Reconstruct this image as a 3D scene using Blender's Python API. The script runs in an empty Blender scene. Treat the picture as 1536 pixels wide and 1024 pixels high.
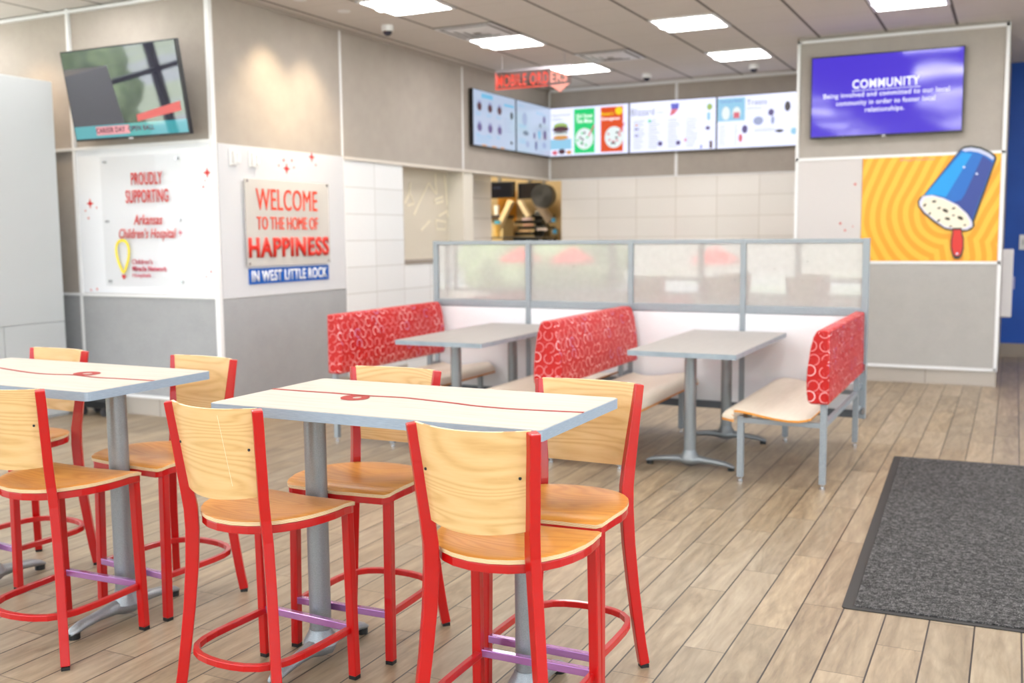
import bpy, bmesh, math, random
from mathutils import Vector, Matrix
random.seed(7)
SC = bpy.context.scene
COL = SC.collection
PI = math.pi

# ------------------------------------------------------------------ shader helpers
def lin(c):
    def f(v):
        v /= 255.0
        return v/12.92 if v <= .04045 else ((v+.055)/1.055)**2.4
    return (f(c[0]), f(c[1]), f(c[2]), 1)

class S:
    """tiny wrapper so shader maths can be written as expressions"""
    def __init__(s, nt, sock): s.nt, s.s = nt, sock
    def _m(s, op, o=None, o2=None):
        n = s.nt.nodes.new('ShaderNodeMath'); n.operation = op
        for i, v in enumerate((s, o, o2)):
            if v is None: continue
            if isinstance(v, S): s.nt.links.new(v.s, n.inputs[i])
            else: n.inputs[i].default_value = v
        return S(s.nt, n.outputs[0])
    def __add__(s, o): return s._m('ADD', o)
    def __sub__(s, o): return s._m('SUBTRACT', o)
    def __mul__(s, o): return s._m('MULTIPLY', o)
    def __truediv__(s, o): return s._m('DIVIDE', o)
    def floor(s): return s._m('FLOOR')
    def fract(s): return s._m('FRACT')
    def abs(s): return s._m('ABSOLUTE')
    def lt(s, o): return s._m('LESS_THAN', o)
    def gt(s, o): return s._m('GREATER_THAN', o)
    def mx(s, o): return s._m('MAXIMUM', o)
    def mn(s, o): return s._m('MINIMUM', o)
    def pw(s, o): return s._m('POWER', o)
    def sqrt(s): return s._m('SQRT')
    def sin(s): return s._m('SINE')
    def edge(s, w):      # distance of a fractional coordinate to its cell border < w
        return ((s - .5).abs()).gt(.5 - w)

class M:
    def __init__(s, name):
        s.m = bpy.data.materials.new(name); s.m.use_nodes = True
        s.nt = s.m.node_tree; s.b = s.nt.nodes['Principled BSDF']
        s.out = s.nt.nodes['Material Output']
    def node(s, t, **k):
        n = s.nt.nodes.new(t)
        for a, v in k.items(): setattr(n, a, v)
        return n
    def link(s, a, b): s.nt.links.new(a.s if isinstance(a, S) else a, b)
    def pos(s, kind='Object'):
        n = s.node('ShaderNodeTexCoord'); return n.outputs[kind]
    def world(s):
        return s.node('ShaderNodeNewGeometry').outputs['Position']
    def sep(s, v):
        n = s.node('ShaderNodeSeparateXYZ'); s.link(v, n.inputs[0])
        return [S(s.nt, o) for o in n.outputs]
    def comb(s, x, y, z=0):
        n = s.node('ShaderNodeCombineXYZ')
        for i, v in enumerate((x, y, z)):
            if isinstance(v, S): s.link(v, n.inputs[i])
            else: n.inputs[i].default_value = v
        return n.outputs[0]
    def mapping(s, v, scale):
        n = s.node('ShaderNodeMapping'); n.inputs['Scale'].default_value = scale
        s.link(v, n.inputs[0]); return n.outputs[0]
    def noise(s, v, scale=5, detail=3, rough=.5, dist=0, out='Fac'):
        n = s.node('ShaderNodeTexNoise'); s.link(v, n.inputs['Vector'])
        n.inputs['Scale'].default_value = scale; n.inputs['Detail'].default_value = detail
        n.inputs['Roughness'].default_value = rough; n.inputs['Distortion'].default_value = dist
        return S(s.nt, n.outputs[out]) if out == 'Fac' else n.outputs[out]
    def white(s, v):
        n = s.node('ShaderNodeTexWhiteNoise'); n.noise_dimensions = '3D'
        s.link(v, n.inputs['Vector']); return S(s.nt, n.outputs['Value'])
    def ramp(s, f, stops):
        n = s.node('ShaderNodeValToRGB'); s.link(f, n.inputs[0])
        e = n.color_ramp.elements
        while len(e) < len(stops): e.new(.5)
        for i, (p, c) in enumerate(stops):
            e[i].position = p; e[i].color = c if len(c) == 4 else lin(c)
        return n.outputs[0]
    def mix(s, f, a, b):
        n = s.node('ShaderNodeMix', data_type='RGBA')
        for sock, v in ((n.inputs[0], f), (n.inputs[6], a), (n.inputs[7], b)):
            if isinstance(v, S): s.link(v, sock)
            elif isinstance(v, (int, float)): sock.default_value = v
            elif isinstance(v, tuple): sock.default_value = v if len(v) == 4 else lin(v)
            else: s.link(v, sock)
        return n.outputs[2]
    def color(s, c):
        if isinstance(c, tuple): s.b.inputs['Base Color'].default_value = c if len(c) == 4 else lin(c)
        else: s.link(c, s.b.inputs['Base Color'])
    def bump(s, h, strength=.2, dist=.002):
        n = s.node('ShaderNodeBump'); n.inputs['Strength'].default_value = strength
        n.inputs['Distance'].default_value = dist
        s.link(h, n.inputs['Height']); s.link(n.outputs[0], s.b.inputs['Normal'])
    def set(s, rough=.5, metal=0, spec=.5, coat=0, coatr=.05):
        s.b.inputs['Roughness'].default_value = rough; s.b.inputs['Metallic'].default_value = metal
        s.b.inputs['Specular IOR Level'].default_value = spec
        s.b.inputs['Coat Weight'].default_value = coat; s.b.inputs['Coat Roughness'].default_value = coatr
        return s

MATS = {}
def plain(name, c, rough=.5, metal=0, spec=.5, coat=0, coatr=.05, grain=0, gscale=60):
    if name in MATS: return MATS[name]
    m = M(name); m.set(rough, metal, spec, coat, coatr)
    if grain:
        n = m.noise(m.pos(), gscale, 4, .6)
        d = tuple(max(0, v*(1-grain)) for v in lin(c)[:3]) + (1,)
        u = tuple(min(1, v*(1+grain)) for v in lin(c)[:3]) + (1,)
        m.color(m.ramp(n, [(.3, d), (.7, u)]))
    else: m.color(c)
    MATS[name] = m.m; return m.m

def emis(name, c, strength, base=(10, 10, 12), gloss=.25):
    if name in MATS: return MATS[name]
    m = M(name); m.set(gloss); m.color(base)
    m.b.inputs['Emission Color'].default_value = lin(c); m.b.inputs['Emission Strength'].default_value = strength
    MATS[name] = m.m; return m.m

# red powder coat, slightly orange-peel
m = M('red_enamel'); m.set(.32, 0, .35, .4, .07); m.color((176, 4, 5)); m.bump(m.noise(m.pos(), 240, 2), .05, .001); RED = m.m
m = M('silver_paint'); m.set(.38, .55, .5, .15, .2)
m.color(m.ramp(m.noise(m.pos(), 300, 3), [(.3, (134, 139, 143)), (.7, (150, 154, 158))])); SILVER = m.m
m = M('grey_frame_paint'); m.set(.4, .25, .5, .1, .2)
m.color(m.ramp(m.noise(m.pos(), 200, 2), [(.3, (140, 148, 155)), (.7, (156, 163, 170))])); FRAME = m.m
m = M('bar_metal_reflect_tint'); m.set(.25, .6, .5, .8, .08); m.color((166, 108, 168)); BAR_TINT = m.m  # lilac base stands in for red legs and sky mirrored in the metal
m = M('edge_banding'); m.set(.4, 0, .4); m.color(m.ramp(m.noise(m.mapping(m.pos(), (6, 6, 90)), 6, 3), [(.3, (134, 147, 162)), (.7, (148, 160, 175))])); BAND = m.m
m = M('booth_band'); m.set(.4, 0, .4); m.color(m.ramp(m.noise(m.pos(), 20, 3), [(.3, (138, 150, 160)), (.7, (152, 163, 173))])); BAND2 = m.m

def wood(name, a, b, dark, scale, rough=.38, coat=.12):
    m = M(name); m.set(rough, 0, .3, coat, .2)
    p = m.pos()
    oi = m.node('ShaderNodeObjectInfo')
    ad = m.node('ShaderNodeVectorMath', operation='ADD'); m.link(p, ad.inputs[0])
    x = m.comb(S(m.nt, oi.outputs['Random'])*7, S(m.nt, oi.outputs['Random'])*3, S(m.nt, oi.outputs['Random'])*5)
    m.link(x, ad.inputs[1])
    q = m.mapping(ad.outputs[0], scale)
    n1 = m.noise(q, .9, 1, .4, .25); n2 = m.noise(q, 14, 4, .6, .2)
    w = ((n1*135).sin()*.5 + .5).pw(1.6)
    f = w*-.24 + n2*.3 + .58
    m.color(m.ramp(f, [(.3, dark), (.55, a), (.8, b)]))
    m.bump(n2, .05, .001)
    return m.m
MAPLE = wood('maple_veneer', (206, 166, 112), (217, 181, 130), (186, 144, 88), (.8, 3, 9))
MAPLE_DIM = wood('maple_seat_veneer_dim', (200, 130, 52), (212, 146, 68), (184, 114, 44), (1.2, 7, 3))  # same wood as the backrest; deeper orange paints in how light hits seats
m = M('plywood_edge'); m.set(.5); z = m.sep(m.pos())[2]
m.color(m.mix(((z*330).fract()).lt(.33), (232, 208, 168), (176, 132, 84))); PLY = m.m
m = M('cream_laminate'); m.set(.5, 0, .3)
m.color(m.ramp(m.noise(m.mapping(m.pos(), (1.5, 22, 1)), 3, 4, .6, .3), [(.25, (178, 170, 158)), (.5, (190, 182, 171)), (.8, (198, 191, 181))])); CREAM = m.m
m = M('booth_laminate'); m.set(.4, 0, .4)
m.color(m.ramp(m.noise(m.mapping(m.pos(), (22, 1.5, 1)), 3, 4, .6, .3), [(.25, (154, 148, 144)), (.8, (166, 160, 155))])); BOOTHTOP = m.m
m = M('bench_laminate'); m.set(.4, 0, .5, .1, .2)
m.color(m.ramp(m.noise(m.mapping(m.pos(), (22, 1.5, 1)), 3, 4, .6, .3), [(.25, (222, 209, 190)), (.8, (234, 223, 206))])); BENCHTOP = m.m
ORANGEPLY = plain('orange_plywood_edge', (214, 140, 52), .5, grain=.1)
BLACK = plain('black_plastic', (16, 17, 19), .45)
CHROME = plain('chrome', (205, 205, 208), .18, 1)
WHITEP = plain('white_plastic', (232, 232, 234), .4)
WTRIM = plain('white_trim', (232, 232, 235), .4)
GTRIM = plain('grey_trim', (176, 170, 164), .5)
REDINK = plain('red_print', (206, 44, 40), .45)
REDINK2 = plain('orange_red_letters', (222, 62, 32), .4)
PINKINK = plain('crimson_print', (196, 36, 78), .45)
YELINK = plain('yellow_print', (250, 224, 20), .45)
BLUEINK = plain('blue_banner', (0, 88, 180), .4)
WHITEINK = plain('white_letters', (248, 248, 250), .45)
STEEL = plain('brushed_steel', (150, 152, 155), .35, .9)

# ring-pattern vinyl of the bench backs (uses UVs in metres)
m = M('red_ring_vinyl'); m.set(.45, 0, .4)
uv = m.pos('UV')
def rings(m, off, sc, r, w, thr):
    mp = m.node('ShaderNodeMapping'); mp.inputs['Location'].default_value = off; m.link(uv, mp.inputs[0])
    v = m.node('ShaderNodeTexVoronoi', voronoi_dimensions='2D'); v.inputs['Scale'].default_value = sc; v.inputs['Randomness'].default_value = .3
    m.link(mp.outputs[0], v.inputs['Vector'])
    d = S(m.nt, v.outputs['Distance'])
    ring = ((d - r).abs()).lt(w)
    loc = m.node('ShaderNodeVectorMath', operation='SUBTRACT')
    m.link(mp.outputs[0], loc.inputs[0]); m.link(v.outputs['Position'], loc.inputs[1])
    lx, ly, _ = m.sep(loc.outputs[0])
    ang = ly._m('ARCTAN2', lx)/(2*PI) + .5
    cs = m.sep(v.outputs['Color'])
    cut = ((ang + cs[0]).fract()).gt(thr)
    return ring*cut, cs[1]
r1, c1 = rings(m, (0, 0, 0), 13.5, .40, .040, .22)
r2, c2 = rings(m, (.031, .017, 0), 13.5, .36, .03, .6)
base = m.mix(m.noise(m.pos(), 3, 2), (172, 9, 8), (188, 17, 12))
a = m.mix(r2*.4, base, (204, 84, 90))
ringc = m.ramp(c1, [(.0, (206, 110, 112)), (.55, (220, 148, 150)), (.85, (240, 205, 205)), (.95, (176, 130, 180))])
m.color(m.mix(r1*.92, a, ringc)); VINYL = m.m

def fabric(name, a, b):
    m = M(name); m.set(.85, 0, .2)
    n = m.noise(m.world(), 160, 3, .7); n2 = m.noise(m.world(), 6, 3, .6)
    m.color(m.ramp(n*.7 + n2*.3, [(.3, a), (.7, b)])); m.bump(n, .15, .001)
    return m.m
TAUPE = fabric('taupe_wall_panel', (158, 149, 142), (178, 169, 161))
GREYP = fabric('grey_wall_panel_dim', (152, 153, 157), (168, 169, 172))  # darkened to paint in the side light on the lower left wall

# wall tiles
def tiles(name, axis, u0, v0, tw, th, c, g):
    m = M(name); m.set(.12, 0, .5)
    p = m.sep(m.world())
    u = (p[axis] - u0)/tw; v = (p[2] - v0)/th
    e = (u.fract().edge(.006)).mx(v.fract().edge(.012))
    r = m.white(m.comb(u.floor(), v.floor()))
    cc = m.mix(r, c, tuple(min(255, k+6) for k in c))
    m.color(m.mix(e, cc, g)); m.bump(S(m.nt, e.s)*-1, .4, .002)
    return m.m
TILE_L = tiles('white_tile_left', 1, 7.75, .17, .504, .2477, (226, 227, 230), (190, 187, 185))
TILE_B = tiles('white_tile_back', 0, -5.373, .17, .518, .2477, (230, 224, 219), (200, 190, 178))
TILE_BASE = tiles('base_tile', 0, -.73, -1, .61, 3, (176, 168, 160), (140, 132, 124))

# plank floor
m = M('wood_look_plank_floor'); m.set(.33, 0, .5)
p = m.sep(m.world())
row = (p[0] + .5425)/.1535
ri = row.floor()
yy = p[1]/.9 - ri/3.0 - .73
e1 = row.fract().edge(.019); e2 = yy.fract().edge(.0021)
cell = m.comb(ri, yy.floor())
rnd = m.white(cell)
rnd2 = m.white(m.comb(ri + 31.5, yy.floor()))
gp = m.comb(p[0]*7 + rnd*40, p[1]*1.0 + rnd2*30, rnd*9)
n1 = m.noise(gp, 1.6, 5, .6, 1.4); n2 = m.noise(gp, 9, 4, .65, .5)
lowc = m.ramp(n1*.65 + n2*.35, [(.25, (88, 72, 55)), (.42, (128, 110, 88)), (.58, (152, 133, 108)), (.8, (176, 158, 134))])
lowd = m.ramp(n1*.65 + n2*.35, [(.25, (108, 92, 74)), (.42, (134, 118, 98)), (.6, (152, 137, 117)), (.8, (172, 157, 137))])
cc = m.mix(rnd, lowc, lowd)
g1 = ((m.noise(gp, 1.1, 1, .4, .6)*46).sin()*.5 + .5).pw(2.0)
hs = m.node('ShaderNodeHueSaturation'); m.link(cc, hs.inputs['Color'])
m.link(rnd2*.24 + .96 - g1*.12, hs.inputs['Value'])
m.color(m.mix(e1.mx(e2*.6), hs.outputs[0], (40, 30, 22)))
m.link(n2*.15 + .3, m.b.inputs['Roughness'])
m.bump((e1.mx(e2))*-1, .5, .002); FLOOR = m.m

# ceiling: 2x2 ft tegular tiles
m = M('ceiling_tiles'); m.set(.9, 0, .2)
p = m.sep(m.world())
u = ((p[0] + 4.225)/.6115).fract(); v = ((p[1] - 8.79)/.6115).fract()
e1 = u.edge(.022); e1b = u.edge(.008); e2 = v.edge(.02)
n = m.noise(m.world(), 90, 3, .7)
cc = m.ramp(n, [(.3, (208, 203, 200)), (.7, (220, 215, 212))])
cc = m.mix(e2*.35, cc, (196, 190, 184))
cc = m.mix(e1*.9, cc, (88, 80, 78))  # dark lines paint in the shadow of the tile reveals
cc = m.mix(e1b*.5, cc, (130, 124, 124))
m.color(cc); m.bump((e1.mx(e2))*-1, .6, .006); CEIL = m.m

# entrance mat
m = M('mat_pile'); m.set(.95, 0, .15)
n = m.noise(m.world(), 190, 3, .8); n2 = m.noise(m.world(), 60, 3, .7)
m.color(m.ramp(n*.6 + n2*.4, [(.38, (24, 23, 24)), (.5, (66, 64, 64)), (.64, (140, 137, 136))])); m.bump(n, .8, .006); MATPILE = m.m
RUBBER = plain('mat_rubber', (44, 41, 40), .7)

# frosted divider pane with mirror-like outer face
m = M('frosted_glass'); m.set(.5, 0, .5)
nt = m.nt
pr = m.b; pr.inputs['Base Color'].default_value = (.86, .85, .83, 1)
pr.inputs['Transmission Weight'].default_value = .35; pr.inputs['Roughness'].default_value = .35
gl = m.node('ShaderNodeBsdfGlossy'); gl.inputs['Roughness'].default_value = .036; gl.inputs['Color'].default_value = (1, 1, 1, 1)
spk = m.noise(m.world(), 22, 2, .5)
fr = m.node('ShaderNodeFresnel'); fr.inputs['IOR'].default_value = 1.75
mx = m.node('ShaderNodeMixShader'); m.link(S(nt, fr.outputs[0])*.9 + .03, mx.inputs[0])
m.link(pr.outputs[0], mx.inputs[1]); m.link(gl.outputs[0], mx.inputs[2])
pr.inputs['Base Color'].default_value = (1, 1, 1, 1)
m.link(m.ramp(spk, [(.2, (120, 116, 112)), (.27, (196, 192, 190)), (.8, (206, 202, 200))]), pr.inputs['Base Color'])
m.link(mx.outputs[0], m.out.inputs[0]); FROST = m.m

# clear pane
def clear(name, tint, refl=1.0, rough=.02):
    m = M(name); nt = m.nt
    tr = m.node('ShaderNodeBsdfTransparent'); tr.inputs[0].default_value = tint
    gl = m.node('ShaderNodeBsdfGlossy'); gl.inputs['Roughness'].default_value = rough
    fr = m.node('ShaderNodeFresnel'); fr.inputs['IOR'].default_value = 1.45
    ge = m.node('ShaderNodeNewGeometry')      # thin sheet: only the outer side of each face mirrors
    mx = m.node('ShaderNodeMixShader'); m.link(S(nt, fr.outputs[0])*(S(nt, ge.outputs['Backfacing'])*-refl + refl), mx.inputs[0])
    m.link(tr.outputs[0], mx.inputs[1]); m.link(gl.outputs[0], mx.inputs[2]); m.link(mx.outputs[0], m.out.inputs[0])
    return m.m
CLEAR = clear('window_glass', (.97, .98, .97, 1))
ACRYL = clear('clear_acrylic', (.965, .965, .965, 1), .35)
ACRYLR = clear('red_tinted_acrylic', (.93, .82, .81, 1), .5)

# ------------------------------------------------------------------ mesh helpers
class B:
    def __init__(s): s.bm = bmesh.new(); s.uv = None
    def face(s, vs, mi=0):
        try: f = s.bm.faces.new(vs)
        except ValueError: return None
        f.material_index = mi; return f
    def box(s, a, b, mi=0, rz=0, piv=None):
        x0, y0, z0 = a; x1, y1, z1 = b
        P = [(x0,y0,z0),(x1,y0,z0),(x1,y1,z0),(x0,y1,z0),(x0,y0,z1),(x1,y0,z1),(x1,y1,z1),(x0,y1,z1)]
        v = [s.bm.verts.new(p) for p in P]
        for q in ((3,2,1,0),(4,5,6,7),(0,1,5,4),(1,2,6,5),(2,3,7,6),(3,0,4,7)): s.face([v[i] for i in q], mi)
        return s
    def prism(s, pts, axis, a, b, mi=0, emi=None):
        """pts: 2D outline in the two other axes (order x,y,z without axis); extruded a..b on axis"""
        def P(p, t):
            q = list(p); q.insert(axis, t); return q
        A = [s.bm.verts.new(P(p, a)) for p in pts]; Z = [s.bm.verts.new(P(p, b)) for p in pts]
        n = len(pts)
        s.face(A[::-1], mi); s.face(Z, mi)
        for i in range(n): s.face([A[i], A[(i+1) % n], Z[(i+1) % n], Z[i]], mi if emi is None else emi)
        return s
    def cyl(s, c, r, h, n=24, r2=None, axis=2, mi=0):
        r2 = r if r2 is None else r2
        def P(a, rr, t):
            q = [rr*math.cos(a), rr*math.sin(a)]; q.insert(axis, t); return [q[i]+c[i] for i in range(3)]
        A = [s.bm.verts.new(P(2*PI*i/n, r, 0)) for i in range(n)]; Z = [s.bm.verts.new(P(2*PI*i/n, r2, h)) for i in range(n)]
        s.face(A[::-1], mi); s.face(Z, mi)
        for i in range(n): s.face([A[i], A[(i+1) % n], Z[(i+1) % n], Z[i]], mi)
        return s
    def lathe(s, c, prof, n=28, mi=0):
        R_ = []
        for r, z in prof: R_.append([s.bm.verts.new((c[0]+max(r, 1e-4)*math.cos(2*PI*i/n), c[1]+max(r, 1e-4)*math.sin(2*PI*i/n), c[2]+z)) for i in range(n)])
        for a, b in zip(R_, R_[1:]):
            for i in range(n): s.face([a[i], a[(i+1) % n], b[(i+1) % n], b[i]], mi)
        s.face(R_[0][::-1], mi); s.face(R_[-1], mi)
        return s
    def sweep(s, path, wb, wn, bdir, closed=False, mi=0):
        """rectangular section wb (along bdir) x wn (in the plane of the path); wn may be a list"""
        path = [Vector(p) for p in path]; bd = Vector(bdir).normalized(); n = len(path); secs = []
        for i, p in enumerate(path):
            if closed: t = path[(i+1) % n] - path[i-1]
            else: t = path[min(i+1, n-1)] - path[max(i-1, 0)]
            t.normalize(); nn = bd.cross(t).normalized()
            w = wn[i] if isinstance(wn, (list, tuple)) else wn
            secs.append([s.bm.verts.new(p + bd*sb*wb/2 + nn*sn*w/2) for sb, sn in ((-1,-1),(1,-1),(1,1),(-1,1))])
        for i in range(n if closed else n-1):
            a, b = secs[i], secs[(i+1) % n]
            for k in range(4): s.face([a[k], a[(k+1) % 4], b[(k+1) % 4], b[k]], mi)
        if not closed: s.face(secs[0][::-1], mi); s.face(secs[-1], mi)
        return s
    def build(s, name, mats, parent=None, bevel=0, smooth=None, seg=2, uvbox=False):
        bmesh.ops.recalc_face_normals(s.bm, faces=s.bm.faces)
        if uvbox:
            L = s.bm.loops.layers.uv.new('UVMap')
            for f in s.bm.faces:
                n = f.normal; ax = max(range(3), key=lambda i: abs(n[i]))
                for l in f.loops:
                    co = l.vert.co; q = [co[i] for i in range(3) if i != ax]
                    l[L].uv = (q[0], q[1])
        me = bpy.data.meshes.new(name); s.bm.to_mesh(me); s.bm.free()
        for mt in (mats if isinstance(mats, (list, tuple)) else [mats]): me.materials.append(mt)
        o = bpy.data.objects.new(name, me); COL.objects.link(o)
        if parent is not None: o.parent = parent
        if smooth is not None:
            for p in me.polygons: p.use_smooth = True
            me.set_sharp_from_angle(angle=math.radians(smooth))
        if bevel:
            md = o.modifiers.new('bevel', 'BEVEL'); md.width = bevel; md.segments = seg; md.limit_method = 'ANGLE'; md.angle_limit = math.radians(40)
            md.harden_normals = False
        return o

def thing(name, label, cat, loc=(0,0,0), rz=0, group=None):
    o = bpy.data.objects.new(name, None); COL.objects.link(o); o.empty_display_size = .1
    o.location = loc; o.rotation_euler = (0, 0, rz)
    return tag(o, label, cat, group)
def tag(o, label, cat, group=None, kind=None):
    o['label'] = label; o['category'] = cat
    if group: o['group'] = group
    if kind: o['kind'] = kind
    return o
def struct(o):
    o['kind'] = 'structure'; return o
def plab(o, label): o['label'] = label; return o
KIDS = {}
def kids(o): return [c for c in bpy.data.objects if c.parent is o]
def copy_tree(o, parent=None):
    c = o.copy(); COL.objects.link(c); c.parent = parent
    for ch in kids(o): copy_tree(ch, c)
    return c
def sbox(name, a, b, mat, parent=None):
    o = B().box(a, b).build(name, mat, parent)
    if parent is None: struct(o)
    return o

def text(name, s, mat, parent, x, z, w, h, y=0, bold=0, shear=0, depth=.003, spacing=1.0, align='C'):
    """lettering in the XZ plane of the parent, read from -Y; w,h fit box; (x,z) its centre"""
    cu = bpy.data.curves.new('lettering', 'FONT'); cu.body = s; cu.size = 1; cu.offset = bold; cu.shear = shear
    cu.space_character = 1.0 + bold*2.6 + .04; cu.resolution_u = 4; cu.fill_mode = 'BOTH'
    t = bpy.data.objects.new('lettering', cu); COL.objects.link(t)
    bpy.context.view_layer.update()
    me = bpy.data.meshes.new_from_object(t.evaluated_get(bpy.context.evaluated_depsgraph_get()))
    bpy.data.objects.remove(t); bpy.data.curves.remove(cu)
    bm = bmesh.new(); bm.from_mesh(me); bpy.data.meshes.remove(me)
    xs = [v.co.x for v in bm.verts]; ys = [v.co.y for v in bm.verts]
    x0, x1, y0, y1 = min(xs), max(xs), min(ys), max(ys)
    if depth:
        r = bmesh.ops.extrude_face_region(bm, geom=list(bm.faces))
        for e in r['geom']:
            if isinstance(e, bmesh.types.BMVert): e.co.z += 1
    k = w/(x1-x0); kz = h/(y1-y0)
    for v in bm.verts:
        X = (v.co.x-(x0+x1)/2)*k + x; Z = (v.co.y-(y0+y1)/2)*kz + z
        v.co = (X, y - v.co.z*depth, Z)
    bmesh.ops.recalc_face_normals(bm, faces=bm.faces)
    m2 = bpy.data.meshes.new(name); bm.to_mesh(m2); bm.free(); m2.materials.append(mat)
    o = bpy.data.objects.new(name, m2); COL.objects.link(o); o.parent = parent
    return o

def poly_xz(b, pts, y0, y1, mi=0): b.prism(pts, 1, y0, y1, mi)
def ell(cx, cz, rx, rz, n=24, rot=0):
    out = []
    for i in range(n):
        a = 2*PI*i/n; u, v = rx*math.cos(a), rz*math.sin(a)
        out.append((cx+u*math.cos(rot)-v*math.sin(rot), cz+u*math.sin(rot)+v*math.cos(rot)))
    return out
def star(cx, cz, r, r2):
    return [(cx+(r if i % 2 == 0 else r2)*math.cos(PI/4*i), cz+(r if i % 2 == 0 else r2)*math.sin(PI/4*i)) for i in range(8)]

# ------------------------------------------------------------------ camera (solved from the photograph's vanishing points)
yaw, pit, rol, FPX = math.radians(26.36167), math.radians(6.00507), math.radians(-.54255), 1521.45
f = Vector((-math.sin(yaw)*math.cos(pit), math.cos(yaw)*math.cos(pit), -math.sin(pit)))
r = Vector((math.cos(yaw), math.sin(yaw), 0)); u = r.cross(f)
r2 = r*math.cos(rol) + u*math.sin(rol); u2 = -r*math.sin(rol) + u*math.cos(rol)
cd = bpy.data.cameras.new('camera'); cam = bpy.data.objects.new('camera', cd); COL.objects.link(cam)
mt = Matrix((r2, u2, -f)).transposed().to_4x4(); mt.translation = (0, 0, 1.45); cam.matrix_world = mt
cd.sensor_width = 36; cd.lens = FPX/1536*36; cd.clip_start = .05
cd.dof.use_dof = True; cd.dof.focus_distance = 3.0; cd.dof.aperture_fstop = 2.7
SC.camera = cam

# ------------------------------------------------------------------ the room shell
HC = 3.325
XR, YR = 3.4, -3.0
fl = struct(B().box((-10.2, -3.2, -.1), (3.6, 15.2, 0)).build('floor', FLOOR))
ce = struct(B().box((-10.2, -3.2, HC), (3.6, 15.2, HC+.1)).build('ceiling', CEIL))

# front-left wall (faces the camera)
wf = B().box((-10, 6.08, 0), (-5.55, 6.2, HC)).build('wall_front', TAUPE); struct(wf)
YF = 6.08
tf = B()
tf.box((-10, YF-.02, .155), (-5.55, YF, .985))
tf.build('panel', GREYP, wf)
t = B()
for z in (.155, .985, 2.19, 3.3): t.box((-10, YF-.028, z-.012), (-5.55, YF-.018 if z < 1 else YF, z+.012))
for x in (-7.055,): t.box((x-.015, YF-.026, .155), (x+.015, YF, HC))
struct(t.build('trim_1', WTRIM))
struct(B().box((-5.575, YF-.03, .15), (-5.535, YF+.01, HC)).build('trim_2', WTRIM))
struct(B().box((-10, YF-.02, 0), (-5.55, YF, .145)).build('baseboard_front', TILE_BASE))

# left wall, facing +x
XL = -5.55
wl = B()
wl.box((XL-.2, 6.2, 0), (XL, 7.75, HC))
wl.box((XL-.2, 7.75, 2.18), (XL, 12.34, HC))
wl = struct(wl.build('wall_left', TAUPE))
B().box((XL-.2, 7.75, 0), (XL, 8.765, 2.155)).box((XL-.2, 8.765, 0), (XL, 10.02, 1.16)).build('tile_panel', TILE_L, wl)
B().box((XL-.012, 6.08, .155), (XL+.01, 7.735, .965)).build('panel', GREYP, wl)
struct(B().box((XL-.2, 10.015, 1.15), (XL, 10.235, 2.15)).build('wall_jamb', plain('cream_jamb', (226, 219, 208), .4)))
struct(B().box((XL-.2, 10.015, 0), (XL, 10.235, 1.15)).build('wall_counter', TILE_L))
t = B(); t.box((XL-.005, 7.75, 2.15), (XL+.02, 12.34, 2.175)); t.box((XL-.2, 7.75, 2.155), (XL, 12.34, 2.18))
struct(t.build('trim_3', plain('soffit_trim', (214, 206, 198), .5)))
t = B()
for y in (7.74, 10.013): t.box((XL, y-.012, 2.18), (XL+.006, y+.012, HC))
t.box((XL, 7.735, 0), (XL+.012, 7.752, 2.17))
struct(t.build('trim_4', WTRIM))
struct(B().box((XL, 6.08, HC-.03), (XL+.02, 12.34, HC)).build('trim_5', plain('ceiling_angle', (168, 158, 150), .5)))
struct(B().box((XL-.012, 6.06, 0), (XL+.012, 8.765, .145)).build('baseboard_left', TILE_BASE))
# recess panel with pale line drawings behind the opening
rp = struct(B().box((XL-.22, 8.765, 1.16), (XL-.2, 10.02, 2.155)).build('wall_recess', plain('cream_recess', (214, 204, 188), .3)))
struct(B().box((XL-.2, 8.765, 1.16), (XL+.01, 10.015, 1.2)).build('trim_6', plain('grey_sill', (150, 140, 132), .4)))
art = [[(9.214, 2.009), (9.187, 1.886), (9.091, 1.786)], [(9.21, 1.886), (9.276, 1.79), (9.15, 1.763)], [(9.588, 2.019), (9.421, 1.843), (9.272, 1.666)],
 [(9.588, 2.019), (9.67, 1.952), (9.744, 1.903)], [(9.732, 2.12), (9.737, 2.005), (9.754, 1.903)], [(9.70, 1.839), (9.89, 1.877), (9.9, 1.831), (9.73, 1.801), (9.70, 1.839)],
 [(9.93, 2.12), (9.96, 1.967), (9.98, 1.784)], [(9.78, 1.66), (9.98, 1.72), (10.0, 1.66)], [(9.72, 1.62), (9.95, 1.6), (9.93, 1.518), (9.74, 1.52), (9.72, 1.62)], [(9.409, 1.505), (9.60, 1.61)]]
dr = thing('wall_drawing', 'pale cream line drawing of slanted tubes on the beige panel behind the wall opening', 'drawing', (XL-.197, 8.765, 1.16))
for st in art:
    b = B(); b.sweep([(.003, y-8.765, z-1.16) for y, z in st], .004, .022, (1, 0, 0))
    b.build('stroke', plain('cream_stroke', (246, 236, 214), .4), dr)

# back wall
YB = 12.34
wb = struct(B().box((-5.55, YB, 2.16), (-1.98, YB+.2, HC)).build('wall_back', TAUPE))
B().box((-5.373, YB, 0), (-1.98, YB+.2, 2.16)).build('tile_panel', TILE_B, wb)
t = B(); t.box((-5.55, YB-.01, 3.285), (-1.98, YB, HC)); t.box((-3.835, YB-.01, 2.16), (-3.8, YB, 3.29)); t.box((-5.55, YB-.012, 2.15), (-1.98, YB, 2.165))
t.box((-5.545, YB-.01, 2.16), (-5.52, YB, HC))
struct(t.build('trim_7', WTRIM))

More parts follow.
